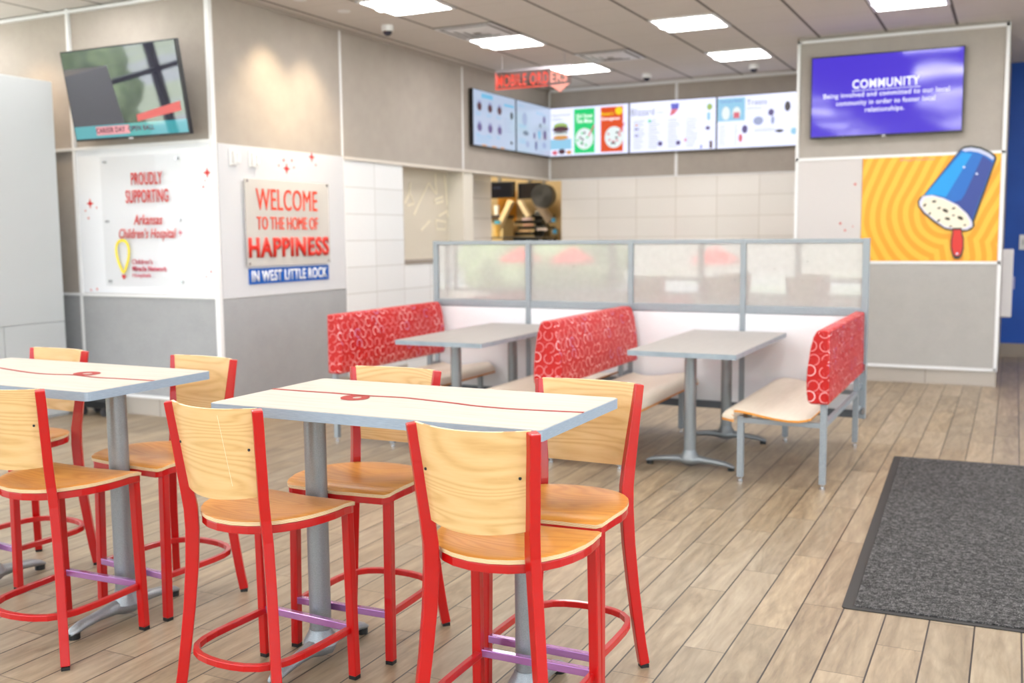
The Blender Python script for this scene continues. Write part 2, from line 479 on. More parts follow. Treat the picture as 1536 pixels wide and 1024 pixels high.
# television column on the right
YT = 10.37
wc = struct(B().box((-1.98, YT, .15), (-.12, 13.0, HC)).build('wall_column', fabric('column_panel', (160, 153, 147), (178, 170, 163))))
B().box((-1.975, YT-.012, .16), (-.13, YT, 1.15)).build('panel', fabric('grey_panel_lit', (166, 163, 161), (182, 179, 176)), wc)  # lighter copy of the grey panel, without the painted-in dimming
gp_ = B().box((-1.975, YT-.012, 1.165), (-1.352, YT, 2.15)).build('panel', plain('pale_lilac_panel', (206, 200, 200), .5), wc)
b = B()
for x, z, rr in ((-1.414, 1.904, .018), (-1.543, 1.53, .018), (-1.498, 1.462, .016), (-1.426, 1.499, .01)): b.prism(star(x, z, rr, rr*.4), 1, YT-.014, YT-.012)
b.build('sparkle', REDINK, wc)
t = B()
for z in (.155, 1.152, 2.158, 3.285): t.box((-1.98, YT-.02, z-.014), (-.12, YT, z+.014))
t.box((-1.985, YT-.02, .145), (-1.955, YT, 3.3)); t.box((-.145, YT-.02, .145), (-.112, YT+.01, 3.3))
struct(t.build('trim_8', WTRIM))
struct(B().box((-1.98, YT-.003, 0), (-.12, 13.0, .148)).build('baseboard_column', TILE_BASE))
# blue recess
m = M('royal_blue_paint'); m.set(.5); m.color(m.ramp(m.noise(m.world(), 2, 2), [(.3, (0, 70, 168)), (.7, (0, 78, 180))]))
struct(B().box((-.12, 13.0, 0), (3.6, 13.2, HC)).build('wall_blue', m.m))
struct(B().box((-.12, 12.98, 0), (3.4, 13.0, .15)).build('baseboard_blue', plain('recess_base', (150, 138, 128), .5)))

# kitchen seen past the corner
KW = plain('kitchen_wall_tan', (214, 190, 146), .4, grain=.05, gscale=4)
struct(B().box((-9.4, 13.9, 0), (-5.373, 14.05, 3.0)).build('wall_kitchen', KW))
struct(B().box((-5.373, 12.54, 0), (-5.25, 13.9, 3.0)).build('wall_kitchen_right', KW))
struct(B().box((-9.4, 6.2, 0), (-9.3, 13.9, 3.0)).build('wall_kitchen_left', KW))
struct(B().box((-6.25, 10.5, 0), (-6.0, 11.555, 2.6)).build('wall_kitchen_tiles', tiles('kitchen_tile', 1, 11.05, .17, .504, .2477, (216, 210, 204), (170, 160, 150))))
# closing walls around the dining room
WW = plain('white_wall', (224, 218, 210), .7)
struct(B().box((-10.2, 6.1, 0), (-10, 15.2, HC)).box((-10.2, -3.2, 0), (-10, 6.1, .35)).box((-10.2, -3.2, 3.1), (-10, 6.1, HC)).build('wall_west', WW))
struct(B().box((-10, 15.1, 0), (3.6, 15.2, HC)).build('wall_north', WW))
struct(B().box((3.4, 7.5, 0), (3.6, 15.2, HC)).build('wall_right', WW))
DK = plain('dark_bronze_mullion', (38, 36, 42), .4, .3)
wr = B().box((-10.2, -3.2, 0), (3.6, -3.0, .35)).box((-10.2, -3.2, 3.1), (3.6, -3.0, HC)).build('wall_rear', WW); struct(wr)
ws = B().box((3.4, -3.0, 0), (3.6, 7.5, .35)).box((3.4, -3.0, 3.1), (3.6, 7.5, HC)).build('wall_side', WW); struct(ws)
def window(n, a, b, along, west=False):
    """frame + glass pane between a and b at z .35..3.1, along x (0) or y (1)"""
    c = YR if along == 0 else XR
    o = B()
    def bx(u0, u1, z0, z1, d0, d1):
        if along == 0: return ((u0, c-d1, z0), (u1, c-d0, z1))
        if west: return ((-10-d1, u0, z0), (-10-d0, u1, z1))
        return ((c+d0, u0, z0), (c+d1, u1, z1))
    for q in ((a, a+.05, .35, 3.1), (b-.05, b, .35, 3.1), (a, b, .35, .4), (a, b, 3.05, 3.1), (a, b, 2.15, 2.21)): o.box(*bx(*q, .04, .14))
    o = struct(o.build('window_%d' % n, DK))
    B().box(*bx(a+.05, b-.05, .4, 3.05, .085, .093)).build('pane', CLEAR, o)
n = 1
for i in range(8): window(n, -10+i*1.675, -10+(i+1)*1.675, 0); n += 1
for i in range(6): window(n, -3+i*1.75, -3+(i+1)*1.75, 1); n += 1
for i in range(6): window(n, -3+i*1.515, -3+(i+1)*1.515, 1, True); n += 1

# ------------------------------------------------------------------ outdoors seen in reflections
struct(B().box((-60, -62, -1.6), (50, -60, 5.5)).build('wall_backdrop', plain('pale_backdrop', (176, 170, 164), .9)))  # backdrop added to keep bright sky out of the pane reflections
m = M('asphalt_and_grass'); m.set(.9, 0, .2)
p = m.sep(m.world())
m.color(m.mix(m.noise(m.world(), .25, 3).gt(.52), (164, 165, 168), (160, 166, 146)))
gd = B().box((-60, -70, -1.7), (50, -3.4, -1.6)).box((-60, -3.4, -1.7), (-10.4, 40, -1.6)).box((3.9, -3.4, -1.7), (50, 40, -1.6)).build('ground_outside', m.m); struct(gd)
m = M('hedge_leaves'); m.set(.8, 0, .2); m.color(m.ramp(m.noise(m.world(), 3, 4), [(.35, (112, 128, 88)), (.65, (168, 182, 134))])); HEDGE = m.m
hd = bmesh.new(); bmesh.ops.create_icosphere(hd, subdivisions=4, radius=1)
for v in hd.verts: v.co *= 1 + .12*math.sin(v.co.x*9+v.co.y*5)*math.cos(v.co.z*8)
hb = B(); hb.bm.free(); hb.bm = hd
h0 = hb.build('shrub', HEDGE, smooth=60); h0.location = (-25, -40, 0); h0.scale = (5, 4, 3.2)
tag(h0, 'round green shrub outside the windows, mirrored in the glass', 'shrub', 'shrubs outside the windows')
for x, y, sx, sz in ((8, -42, 5, 4.2), (20, -40, 5, 3), (30, -10, 4, 3.5), (28, 6, 4, 3), (-26, 1, 4, 2.6), (-28, -9, 5, 3), (-27, 11, 4, 2.8)):
    c = h0.copy(); COL.objects.link(c); c.location = (x, y, 0); c.scale = (sx, 4, sz)
UMB = plain('red_canvas', (214, 30, 34), .8)
u0 = thing('patio_umbrella', 'red patio umbrella outside, mirrored in the second divider pane', 'umbrella', (-16.7, -25, -1.6), 0, 'patio umbrellas outside')
b = B(); b.lathe((0, 0, 0), [(1.0, 1.85), (.98, 2.0), (.03, 2.5), (.0, 2.52)], n=8); b.build('canopy', UMB, u0)
B().cyl((0, 0, 0), .03, 2.45, 12).build('pole', STEEL, u0)
for x, y, l in ((-10.6, -25, 'red patio umbrella outside, mirrored in the third divider pane'), (-19.6, -26, 'red patio umbrella outside, mirrored in the leftmost divider pane')):
    c = copy_tree(u0); c.location = (x, y, -1.6); c['label'] = l

# ------------------------------------------------------------------ counter stools
# rear posts: z, half spacing, distance behind the front legs (bent in a diagonal plane)
PP = [(0, .205, .378), (.08, .196, .370), (.18, .185, .361), (.30, .173, .351), (.43, .162, .344), (.55, .155, .343), (.62, .153, .348), (.69, .157, .358), (.76, .163, .367), (.83, .168, .376), (.90, .174, .385), (.957, .178, .393)]
def post_at(z):
    for (z0, w0, d0), (z1, w1, d1) in zip(PP, PP[1:]):
        if z <= z1:
            t = (z-z0)/(z1-z0); return w0+(w1-w0)*t, -(d0+(d1-d0)*t)
    return PP[-1][1], -PP[-1][2]
def post_y(z): return post_at(z)[1]
def post_x(z): return post_at(z)[0]
def outline(k=0.0):
    half = [(0, .018), (.19, .018), (.208, .008), (.216, -.012), (.224, -.06), (.228, -.11), (.224, -.16), (.212, -.21), (.193, -.255), (.166, -.295), (.132, -.328), (.085, -.353), (.03, -.366)]
    pts = half + [(-x, y) for x, y in half[:0:-1]]
    cx, cy = 0, -.16
    return [(cx+(x-cx)*(1-k), cy+(y-cy)*(1-k)) for x, y in pts]
def seat_z(x, y):
    z = .604
    if y > -.06: z -= .016*((y+.06)/.078)**2
    d = max(0, 1 - ((x/.17)**2 + ((y+.2)/.15)**2)); z -= .010*d
    z += .006*(abs(x)/.22)**2
    return z
def make_stool(label):
    t = thing('counter_stool', label, 'stool', group='red stools around the two tall tables')
    b = B(); rings_ = []
    for k in (0, .04, .15, .3, .5, .75):
        rings_.append([b.bm.verts.new((x, y, seat_z(x, y) - (.002 if k == 0 else 0))) for x, y in outline(k)])
    low = [b.bm.verts.new((x, y, seat_z(x, y)-.014)) for x, y in outline(.004)]
    n = len(low)
    for a, c in zip(rings_, rings_[1:]):
        for i in range(n): b.face([a[i], a[(i+1) % n], c[(i+1) % n], c[i]])
    ctr = b.bm.verts.new((0, -.16, seat_z(0, -.16)))
    for i in range(n): b.face([rings_[-1][i], rings_[-1][(i+1) % n], ctr])
    for i in range(n): b.face([low[i], low[(i+1) % n], rings_[0][(i+1) % n], rings_[0][i]], 1)
    b.face(low[::-1], 1)
    b.build('seat', [MAPLE_DIM, PLY], t, smooth=40)
    # curved back
    b = B(); nx, nz, th = 16, 6, .011
    def bp(u, v, s):
        z = .690 + (.266)*v
        hw = post_x(z) - .010
        x = hw*u; y = post_y(z) + .004 - .048*(1-u*u) + s*th/2
        z2 = z - (.012*(1-u*u) if v < .01 else 0) + (.004*(u*u) if v > .99 else 0)
        return (x, y, z2)
    G = [[[b.bm.verts.new(bp(-1+2*i/nx, j/nz, s)) for i in range(nx+1)] for j in range(nz+1)] for s in (-1, 1)]
    for s in (0, 1):
        for j in range(nz):
            for i in range(nx): b.face([G[s][j][i], G[s][j][i+1], G[s][j+1][i+1], G[s][j+1][i]])
    for i in range(nx):
        b.face([G[0][0][i], G[0][0][i+1], G[1][0][i+1], G[1][0][i]], 1); b.face([G[0][nz][i], G[0][nz][i+1], G[1][nz][i+1], G[1][nz][i]], 1)
    for j in range(nz):
        b.face([G[0][j][0], G[0][j+1][0], G[1][j+1][0], G[1][j][0]], 1); b.face([G[0][j][nx], G[0][j+1][nx], G[1][j+1][nx], G[1][j][nx]], 1)
    bk = b.build('backrest', [MAPLE, PLY], t, smooth=40)
    for s in (-1, 1):
        z = .835; x = s*(post_x(z)-.03)
        u_ = x/(post_x(z)-.010); y = post_y(z) + .004 - .048*(1-u_*u_) - th/2
        B().cyl((x, y-.002, z), .0042, .003, 12, axis=1).build('screw', plain('dark_screw', (50, 54, 60), .3, .8), bk)
    # rear legs run up into the back posts
    for s in (-1, 1):
        wn = [.034, .034, .035, .037, .040, .042, .042, .039, .036, .033, .031, .030]
        b = B().sweep([(s*w, -d, z+.012 if z == 0 else z) for z, w, d in PP], .031, wn, (s*.66, .75, 0))
        lg = b.build('leg', RED, t, bevel=.0035)
        b = B().box((-.014, -.014, 0), (.014, .014, .012), ); fc = b.build('foot_cap', BLACK, lg); fc.location = (s*.205, -.378, 0); fc.rotation_euler = (0, 0, s*-.72)
    for s in (-1, 1):
        b = B().sweep([(s*.194, 0, .012), (s*.192, -.006, .3), (s*.190, -.012, .578)], .030, .030, (1, 0, 0))
        lg = b.build('leg', RED, t, bevel=.004)
        B().box((s*.194-.0135, -.0135, 0), (s*.194+.0135, .0135, .012)).build('foot_cap', BLACK, lg)
    # seat frame hoop
    B().sweep([(x, y, seat_z(x, y)-.028) for x, y in outline(.055)], .025, .018, (0, 0, 1), closed=True).build('seat_frame', RED, t, bevel=.003)
    # footrest hoop
    half = [(.185, .004), (.186, -.08), (.186, -.17), (.184, -.24), (.177, -.295), (.160, -.34), (.130, -.372), (.09, -.392), (.045, -.402), (0, -.405)]
    path = half + [(-x, y) for x, y in half[-2::-1]]
    B().sweep([(x, y, .168) for x, y in path], .022, .019, (0, 0, 1)).build('footrest', RED, t, bevel=.003)
    plab(B().box((-.18, -.011, .160), (.18, .011, .184)).build('crossbar', BAR_TINT, t, bevel=.002), 'metal bar between the front legs, lilac reflections put into its colour')
    return t

stools = [
 (-1.247, 2.656, .6, 'nearest stool, red frame and maple back, rightmost in front of the middle tall table'),
 (-2.095, 2.654, -2.8, 'red stool with scratched maple back at the left front corner of the middle tall table'),
 (-3.055, 2.652, 2.7, 'red stool at the left edge of the photo, in front of the left tall table'),
 (-1.277, 2.759, 179.8, 'red stool facing the camera behind the right end of the middle tall table'),
 (-2.05, 2.786, 182.3, 'red stool facing the camera, behind the left half of the middle tall table'),
 (-3.039, 2.783, 174.7, 'red stool behind the right end of the left tall table, facing the camera'),
 (-3.863, 2.766, 176.6, 'furthest left red stool behind the left tall table, only its top rail and legs showing'),
]
st0 = make_stool(stools[0][3])
for i, (x, y, a, l) in enumerate(stools):
    o = st0 if i == 0 else copy_tree(st0)
    o.location = (x, y, 0); o.rotation_euler = (0, 0, math.radians(a)); o['label'] = l

# pale vertical scratch on the back of the second stool
for o in bpy.data.objects:
    if o.name.startswith('backrest') and o.parent and o.parent.get('label') == stools[1][3]:
        pth = []
        for k in range(9):
            z = .938 - .215*k/8; x = .062 + .016*k/8; u_ = x/(post_x(z)-.010)
            pth.append((x, post_y(z) + .004 - .048*(1-u_*u_) - .0062, z))
        plab(B().sweep(pth, .0008, .0010, (1, 0, 0)).build('scratch', plain('pale_scratch', (244, 222, 186), .5), o), 'pale vertical scratch')
        break

# ------------------------------------------------------------------ tables
def rrect(x0, y0, x1, y1, r, n=5):
    pts = []
    for cx, cy, a0 in ((x1-r, y1-r, 0), (x0+r, y1-r, 90), (x0+r, y0+r, 180), (x1-r, y0+r, 270)):
        for i in range(n+1):
            a = math.radians(a0+90*i/n); pts.append((cx+r*math.cos(a), cy+r*math.sin(a)))
    return pts
def smooth_path(P, n=8):
    out = []
    for i in range(len(P)-1):
        p0, p1, p2, p3 = [Vector(P[min(max(k, 0), len(P)-1)]) for k in (i-1, i, i+1, i+2)]
        for j in range(n):
            t = j/n
            out.append(.5*((2*p1)+(-p0+p2)*t+(2*p0-5*p1+4*p2-p3)*t*t+(-p0+3*p1-3*p2+p3)*t**3))
    out.append(Vector(P[-1])); return out
def t_base(parent, x, along, hl, top, cr=.037, r_base=.062):
    """pedestal: column with a cast two-footed base; along 'x' or 'y'"""
    B().cyl((x[0], x[1], .085), cr, top-.085, 32).build('column', SILVER, parent, smooth=40)
    b = B(); secs = []
    for s, w, z0, z1 in ((-1, .034, .016, .030), (-.93, .050, .016, .043), (-.8, .052, .022, .056), (-.5, .050, .028, .066), (-.22, .060, .026, .078), (-.1, .095, .016, .088), (0, .118, .012, .092),
                         (.1, .095, .016, .088), (.22, .060, .026, .078), (.5, .050, .028, .066), (.8, .052, .022, .056), (.93, .050, .016, .043), (1, .034, .016, .030)):
        ring = []
        for a in range(10):
            an = 2*PI*a/10; q = w/2*math.cos(an); zz = (z0+z1)/2 + (z1-z0)/2*math.sin(an)
            ring.append(b.bm.verts.new((x[0]+q, x[1]+s*hl, zz) if along == 'y' else (x[0]+s*hl, x[1]+q, zz)))
        secs.append(ring)
    for p_, q_ in zip(secs, secs[1:]):
        for a in range(10): b.face([p_[a], p_[(a+1) % 10], q_[(a+1) % 10], q_[a]])
    b.face(secs[0][::-1]); b.face(secs[-1])
    bs = b.build('base', SILVER, parent, smooth=60)
    B().lathe((x[0], x[1], .06), [(r_base, 0), (r_base*.93, .012), (cr*1.18, .035), (cr*1.08, .05), (cr, .05)]).build('collar', SILVER, bs, smooth=50)
    for s in (-1, 1):
        c = (x[0], x[1]+s*(hl-.02)) if along == 'y' else (x[0]+s*(hl-.02), x[1])
        B().cyl((c[0], c[1], 0), .021, .022, 16).build('foot_cap', BLACK, bs, smooth=40)

def tall_table(label, loc, flip, line, loop):
    t = thing('tall_table', label, 'table', loc, 0, 'tall tables in front')
    hw, hd = .584, .302
    B().prism(rrect(-hw, -hd, hw, hd, .018), 2, .893, .924).build('edge_band', BAND, t)
    B().prism(rrect(-hw+.003, -hd+.003, hw-.003, hd-.003, .016), 2, .924, .9255).build('tabletop', CREAM, t)
    b = B()
    pts = smooth_path([(x, y, 0) for x, y in line])
    wd = [.0145 for _ in pts]
    b.sweep([(p.x, p.y, .9263) for p in pts], .001, wd, (0, 0, 1))
    out, inn = loop
    def oval(q, n=28):
        cx = sum(p[0] for p in q)/4; cy = sum(p[1] for p in q)/4
        ax = ((q[2][0]-q[0][0])/2, (q[2][1]-q[0][1])/2); ay = ((q[1][0]-q[3][0])/2, (q[1][1]-q[3][1])/2)
        return [(cx+ax[0]*math.cos(2*PI*i/n)+ay[0]*math.sin(2*PI*i/n), cy+ax[1]*math.cos(2*PI*i/n)+ay[1]*math.sin(2*PI*i/n)) for i in range(n)]
    O, I = oval(out), oval(inn); n = len(O)
    ic = (sum(p[0] for p in I)/n, sum(p[1] for p in I)/n); I = [(ic[0]+(p[0]-ic[0])*.62 + .006, ic[1]+(p[1]-ic[1])*.62 + .003) for p in I]
    vo = [b.bm.verts.new((x, y, .9268)) for x, y in O]; vi = [b.bm.verts.new((x, y, .9268)) for x, y in I]
    for i in range(n): b.face([vo[i], vo[(i+1) % n], vi[(i+1) % n], vi[i]])
    plab(b.build('ribbon_print', plain('brick_red_inlay', (156, 26, 18), .5, spec=.3), t), 'thin red looping ribbon line')
    for x in (-.39, .40):
        t_base(t, (x, -.012), 'y', .265, .885)
        B().box((x-.1, -.2, .883), (x+.1, .18, .893)).build('mounting_plate', STEEL, t)
    return t
tall_table('tall table with cream top, looping red line and grey edge, nearest to the camera', (-1.71, 2.742, 0), False,
    [(-.584, .012), (-.441, .013), (-.32, .017), (-.205, .014), (-.10, .024), (-.048, .026), (.054, .012), (.154, -.004), (.226, -.02), (.3, -.026), (.362, -.026), (.466, -.014), (.584, .004)],
    ([(-.252, -.052), (-.226, .016), (-.160, -.022), (-.180, -.088)], [(-.226, -.044), (-.214, -.008), (-.184, -.028), (-.196, -.064)]))
tall_table('cream-topped tall table at the left edge of the photo with a red looping line', (-3.425, 2.742, 0), True,
    [(-.584, .07), (-.45, .06), (-.296, .028), (-.155, -.003), (-.03, -.026), (.067, -.027), (.17, -.006), (.25, -.014), (.329, -.019), (.448, -.008), (.584, 0)],
    ([(.142, .012), (.150, .082), (.222, .078), (.240, .004)], [(.164, .020), (.166, .058), (.206, .058), (.214, .020)]))

def booth_table(label, loc):
    t = thing('booth_table', label, 'table', loc, 0, 'grey booth tables')
    hw, hd = .333, .72
    B().prism(rrect(-hw, -hd, hw, hd, .012), 2, .72, .749).build('edge_band', BAND2, t)
    B().prism(rrect(-hw+.003, -hd+.003, hw-.003, hd-.003, .01), 2, .749, .7505).build('tabletop', BOOTHTOP, t)
    for y in (-.43, .45): t_base(t, (-.02, y), 'x', .28, .72)
    return t
booth_table('grey booth table between the middle and right red benches', (-1.75, 6.48, 0))
booth_table('grey booth table between the left and middle red benches', (-3.41, 6.48, 0))

# ------------------------------------------------------------------ booth benches
Y0, Y1 = 5.76, 7.2
SEATP = [(.585, .372), (.578, .392), (.56, .414), (.53, .427), (.50, .431), (.46, .430), (.40, .422), (.33, .409), (.26, .398), (.19, .392), (.13, .394), (.09, .402), (.06, .412)]
def bench(label, x0, sides, back):
    """x0 = post line; sides: list of -1/+1 seat directions; back: outline (x,z) relative to x0"""
    t = thing('booth_bench', label, 'bench', (x0, (Y0+Y1)/2, 0), 0, 'red-backed booth benches')
    L = (Y1-Y0)/2
    for s in sides:
        b = B(); ny = 24; grid = []
        # plan: front corners rounded
        for i in range(ny+1):
            y = -L + 2*L*i/ny
            e = min(y+L, L-y); R_ = .09
            cut = 0 if e >= R_ else R_ - math.sqrt(max(0, R_*R_-(R_-e)**2))
            rowt = []
            for k, (px, pz) in enumerate(SEATP):
                xx = min(px, .585-cut); rowt.append((s*xx, y, pz))
            grid.append(rowt)
        T = [[b.bm.verts.new(p) for p in r_] for r_ in grid]; U = [[b.bm.verts.new((p[0], p[1], p[2]-.013)) for p in r_] for r_ in grid]
        K = len(SEATP)
        for i in range(ny):
            for k in range(K-1):
                b.face([T[i][k], T[i][k+1], T[i+1][k+1], T[i+1][k]]); b.face([U[i][k], U[i][k+1], U[i+1][k+1], U[i+1][k]], 1)
            b.face([T[i][0], T[i+1][0], U[i+1][0], U[i][0]], 1); b.face([T[i][K-1], T[i+1][K-1], U[i+1][K-1], U[i][K-1]], 1)
        for k in range(K-1):
            b.face([T[0][k], T[0][k+1], U[0][k+1], U[0][k]], 1); b.face([T[ny][k], T[ny][k+1], U[ny][k+1], U[ny][k]], 1)
        bmesh.ops.remove_doubles(b.bm, verts=b.bm.verts, dist=1e-5)
        b.build('seat', [BENCHTOP, ORANGEPLY], t, smooth=50)
    b = B()
    b.prism([(x, z) for x, z in back], 1, -L, L)
    b.build('backrest', VINYL, t, bevel=.012, seg=3, smooth=45, uvbox=True)
    # frame
    fr = B()
    for y in (-L+.05, L-.08):
        for s in sides:
            fr.box((min(s*.018, s*.485), y-.015, .352), (max(s*.018, s*.485), y+.015, .382))
    for s in sides:
        fr.box((s*.466-.015, -L+.05, .352), (s*.466+.015, L-.08, .38)); 
    fr.box((-.015, -L+.05, .352), (.015, L-.08, .38))
    fr.build('frame', FRAME, t, bevel=.002)
    for y in (-L+.05, L-.1):
        for x in [0] + [s*.466 for s in sides]:
            top = .56 if x == 0 else .392
            lg = B().box((x-.0175, y-.0175, .03), (x+.0175, y+.0175, top)).build('leg', FRAME, t, bevel=.002)
            B().cyl((x, y, 0), .016, .012, 16).cyl((x, y, .012), .007, .018, 12).build('leveller', CHROME, lg, smooth=40)
    B().box((-.018, L-.08, .385), (.018, L+.045, .415)).box((-.018, L-.08, .235), (.018, L+.045, .262)).build('bracket', FRAME, t, bevel=.002)
    return t
def single_back(s):   # flat on the far side, bulging towards the seat
    q = [(-.032, .492), (-.030, .907), (.022, .911), (.040, .905), (.058, .87), (.075, .80), (.088, .70), (.093, .615), (.090, .55), (.082, .505), (.070, .492)]
    return [(x*s, z) for x, z in (q if s > 0 else q)]
bench('single red-backed booth bench at the right end, beside the dark mat', -.93, [-1], single_back(-1))
dbl = [(.092, .505), (.098, .56), (.097, .62), (.088, .72), (.070, .83), (.048, .895), (.034, .910)]
bench('double red-backed booth bench in the middle, between the two grey booth tables', -2.61, [-1, 1], dbl + [(-x, z) for x, z in dbl[::-1]])
bench('single red-backed booth bench at the left end, nearest to the white tiled wall', -4.27, [1], single_back(1))

# ------------------------------------------------------------------ divider behind the booths
PY0, PY1 = 7.25, 7.295
pt = thing('booth_divider', 'low divider with grey frame, frosted panes and white lower panels behind the booths', 'divider', (0, 0, 0))
xs = [-4.293, -3.451, -2.594, -1.744, -.908]
for i, x in enumerate(xs):
    w = .022 if i in (0, 4) else .019
    B().box((x-w, PY0, .165), (x+w, PY1, 1.405)).build('post', FRAME, pt, bevel=.003)
for a, c in zip(xs, xs[1:]):
    B().box((a+.018, PY0+.002, 1.372), (c-.018, PY1-.002, 1.403)).build('rail', FRAME, pt, bevel=.003)
    B().box((a+.018, PY0+.002, .872), (c-.018, PY1-.002, .930)).build('rail', FRAME, pt, bevel=.006)
    plab(B().box((a+.018, PY0+.002, .168), (c-.018, PY1-.002, .222)).build('rail', plain('dark_grey_rail', (96, 102, 110), .4), pt, bevel=.003), 'dark grey bottom rail')
    plab(B().box((a+.019, PY0+.018, .931), (c-.019, PY0+.024, 1.371)).build('pane', FROST, pt), 'frosted glass pane')
    plab(B().box((a+.019, PY0+.012, .223), (c-.019, PY0+.03, .871)).build('panel', plain('white_divider_panel', (240, 241, 246), .3), pt), 'white lower panel')
for z in (.2, .5):
    B().box((-.906, PY0-.03, z), (-.888, PY0, z+.05)).build('bracket', CHROME, pt, bevel=.003)

# ------------------------------------------------------------------ floor mat
mt_ = thing('floor_mat', 'large dark grey entrance mat with black rubber edge on the plank floor', 'mat', (-.552, 3.964, 0), math.radians(2))
B().prism(rrect(0, 0, 1.85, 2.91, .02), 2, 0, .004).build('border', RUBBER, mt_)
B().prism(rrect(.045, .028, 1.8, 2.88, .01), 2, .004, .010).build('pile', MATPILE, mt_)

# ------------------------------------------------------------------ televisions
def tv(name, label, w, h, loc, rz, tilt, scr, roll=0):
    t = thing(name, label, 'television', loc, rz); t.rotation_euler = (tilt, roll, rz)
    B().box((-w/2, -.012, -h/2), (w/2, .028, h/2)).build('casing', plain('tv_black', (20, 20, 24), .3), t, bevel=.004)
    B().box((-w/2+.012, -.0135, -h/2+.018), (w/2-.012, -.0121, h/2-.012)).build('screen', scr, t)
    B().box((-.25, .028, -.15), (.25, .062, .15)).build('wall_mount', BLACK, t)
    B().box((-.02, -.016, -h/2-.004), (.02, -.01, -h/2+.008)).build('logo_tab', plain('tab_grey', (190, 190, 195), .4), t)
    return t
m = M('purple_screen'); m.set(.08, 0, .4); p = m.sep(m.pos()); 
m.b.inputs['Base Color'].default_value = (.02, .015, .05, 1)
m.b.inputs['Coat Weight'].default_value = .4; m.b.inputs['Coat Roughness'].default_value = .08; m.b.inputs['Coat IOR'].default_value = 1.5
m.b.inputs['Emission Color'].default_value = lin((74, 48, 226)); m.b.inputs['Emission Strength'].default_value = .85
nb = m.noise(m.pos(), 1.3, 0); m.bump(nb, .5, .05); PURP = m.m
WT = emis('white_screen_text', (245, 245, 255), 1.2)
t = tv('wall_television', 'flat television showing white text on purple, mounted above the orange cup poster', 1.365, .775, (-1.158, YT-.065, 2.735), 0, 0, PURP)
text('title_text', 'COMMUNITY', WT, t, .005, .107, .60, .085, y=-.0137, bold=.03, depth=.001)
B().box((-.30, -.0147, .045), (.31, -.0137, .050)).build('underline', WT, t)
for s_, z_, w_ in (('Being involved and committed to our local', .004, 1.12), ('community in order to foster local', -.070, .88), ('relationships.', -.142, .35)):
    text('body_text', s_, WT, t, 0, z_, w_, .058, y=-.0137, bold=.012, depth=.001)

m = M('dim_screen'); m.set(.04, 0, .6)
m.b.inputs['Base Color'].default_value = (.02, .02, .03, 1)
m.b.inputs['Coat Weight'].default_value = 1; m.b.inputs['Coat Roughness'].default_value = .02; m.b.inputs['Coat IOR'].default_value = 1.8
p = m.sep(m.pos())
e = m.mix(p[2].lt(-.235), (70, 60, 96), (60, 176, 184))
m.link(e, m.b.inputs['Emission Color']); m.link(p[2].lt(-.235)*.75 + .12, m.b.inputs['Emission Strength']); DIM = m.m
t = tv('wall_television', 'tilted flat television with teal news ticker, mounted above the hospital plaque', 1.218, .70, (-6.224, 5.851, 2.574), 0, math.radians(9.7), DIM)
TE = emis('ticker_red', (190, 60, 80), .8); TE2 = emis('ticker_pink', (250, 170, 175), .9); TE3 = emis('ticker_red_band', (240, 96, 92), .9)
B().box((-.36, -.0147, -.31), (-.0, -.0136, -.245)).build('ticker_bar', TE2, t)
B().prism([(.1, -.225), (.56, -.17), (.56, -.10), (.1, -.175)], 1, -.0147, -.0136).build('picture_band', TE3, t)
text('ticker_text', 'CAREER DAY  OPEN BALL', emis('ticker_ink', (120, 30, 80), .5), t, -.05, -.275, .62, .04, y=-.0147, bold=.02, depth=.001)
# wall bracket arm behind the tilted set
B().box((-.05, .06, -.06), (.05, .2, .02)).build('bracket_arm', BLACK, t)

# ------------------------------------------------------------------ wall graphics
def wgroup(name, label, cat, loc, rz=0, group=None): return thing(name, label, cat, loc, rz, group)
PW = plain('white_graphic_panel', (234, 236, 243), .35)
# panel facing the camera; local x along the wall
g = wgroup('graphic_panel', 'white wall panel with red sparkles behind the hospital plaque, under the tilted television', 'wall panel', (-6.30, YF-.001, .98))
gx = -6.30; gz = .98
B().box((-7.035-gx, -.012, 1.0-gz), (-5.575-gx, 0, 2.178-gz)).build('panel', PW, g)
for x, z, rr in ((-6.905, 1.741, .035), (-6.963, 1.682, .010), (-6.832, 1.706, .010), (-6.933, 1.621, .012), (-5.62, 1.949, .036), (-5.645, 1.888, .010), (-5.665, 1.842, .013),
                 (-6.945, 1.022, .010), (-6.875, 1.030, .012), (-5.671, 1.146, .009), (-5.62, 1.185, .012)):
    B().prism(star(x-gx, z-gz, rr*1.2, rr*.45), 1, -.0135, -.012).build('sparkle', REDINK, g)
g = wgroup('hospital_plaque', 'clear acrylic plaque with red lettering and yellow balloon logo, mounted under the tilted television', 'sign', (-6.31, YF-.03, 1.06))
def W(x): return x+6.31
def Z(z): return z-1.06
B().box((W(-6.742), -.006, 0), (W(-5.872), 0, Z(2.11))).build('acrylic_sheet', ACRYL, g)
for x in (-6.70, -5.91):
    for z in (1.10, 1.59, 2.07):
        B().cyl((W(x), -.014, Z(z)), .011, .03, 16, axis=1).build('standoff', CHROME, g)
text('lettering', 'PROUDLY', REDINK, g, W(-6.235), Z(1.925), .335, .10, y=-.006, bold=.012)
text('lettering', 'SUPPORTING', REDINK, g, W(-6.240), Z(1.785), .46, .105, y=-.006, bold=.012)
text('lettering', 'Arkansas', REDINK, g, W(-6.24), Z(1.598), .31, .082, y=-.006, bold=.012, shear=.25)
text('lettering', "Children's Hospital", REDINK, g, W(-6.255), Z(1.478), .62, .105, y=-.006, bold=.01, shear=.25)
b = B(); b.prism(star(W(-5.90), Z(1.49), .03, .008), 1, -.0075, -.006); b.build('sparkle', PINKINK, g)
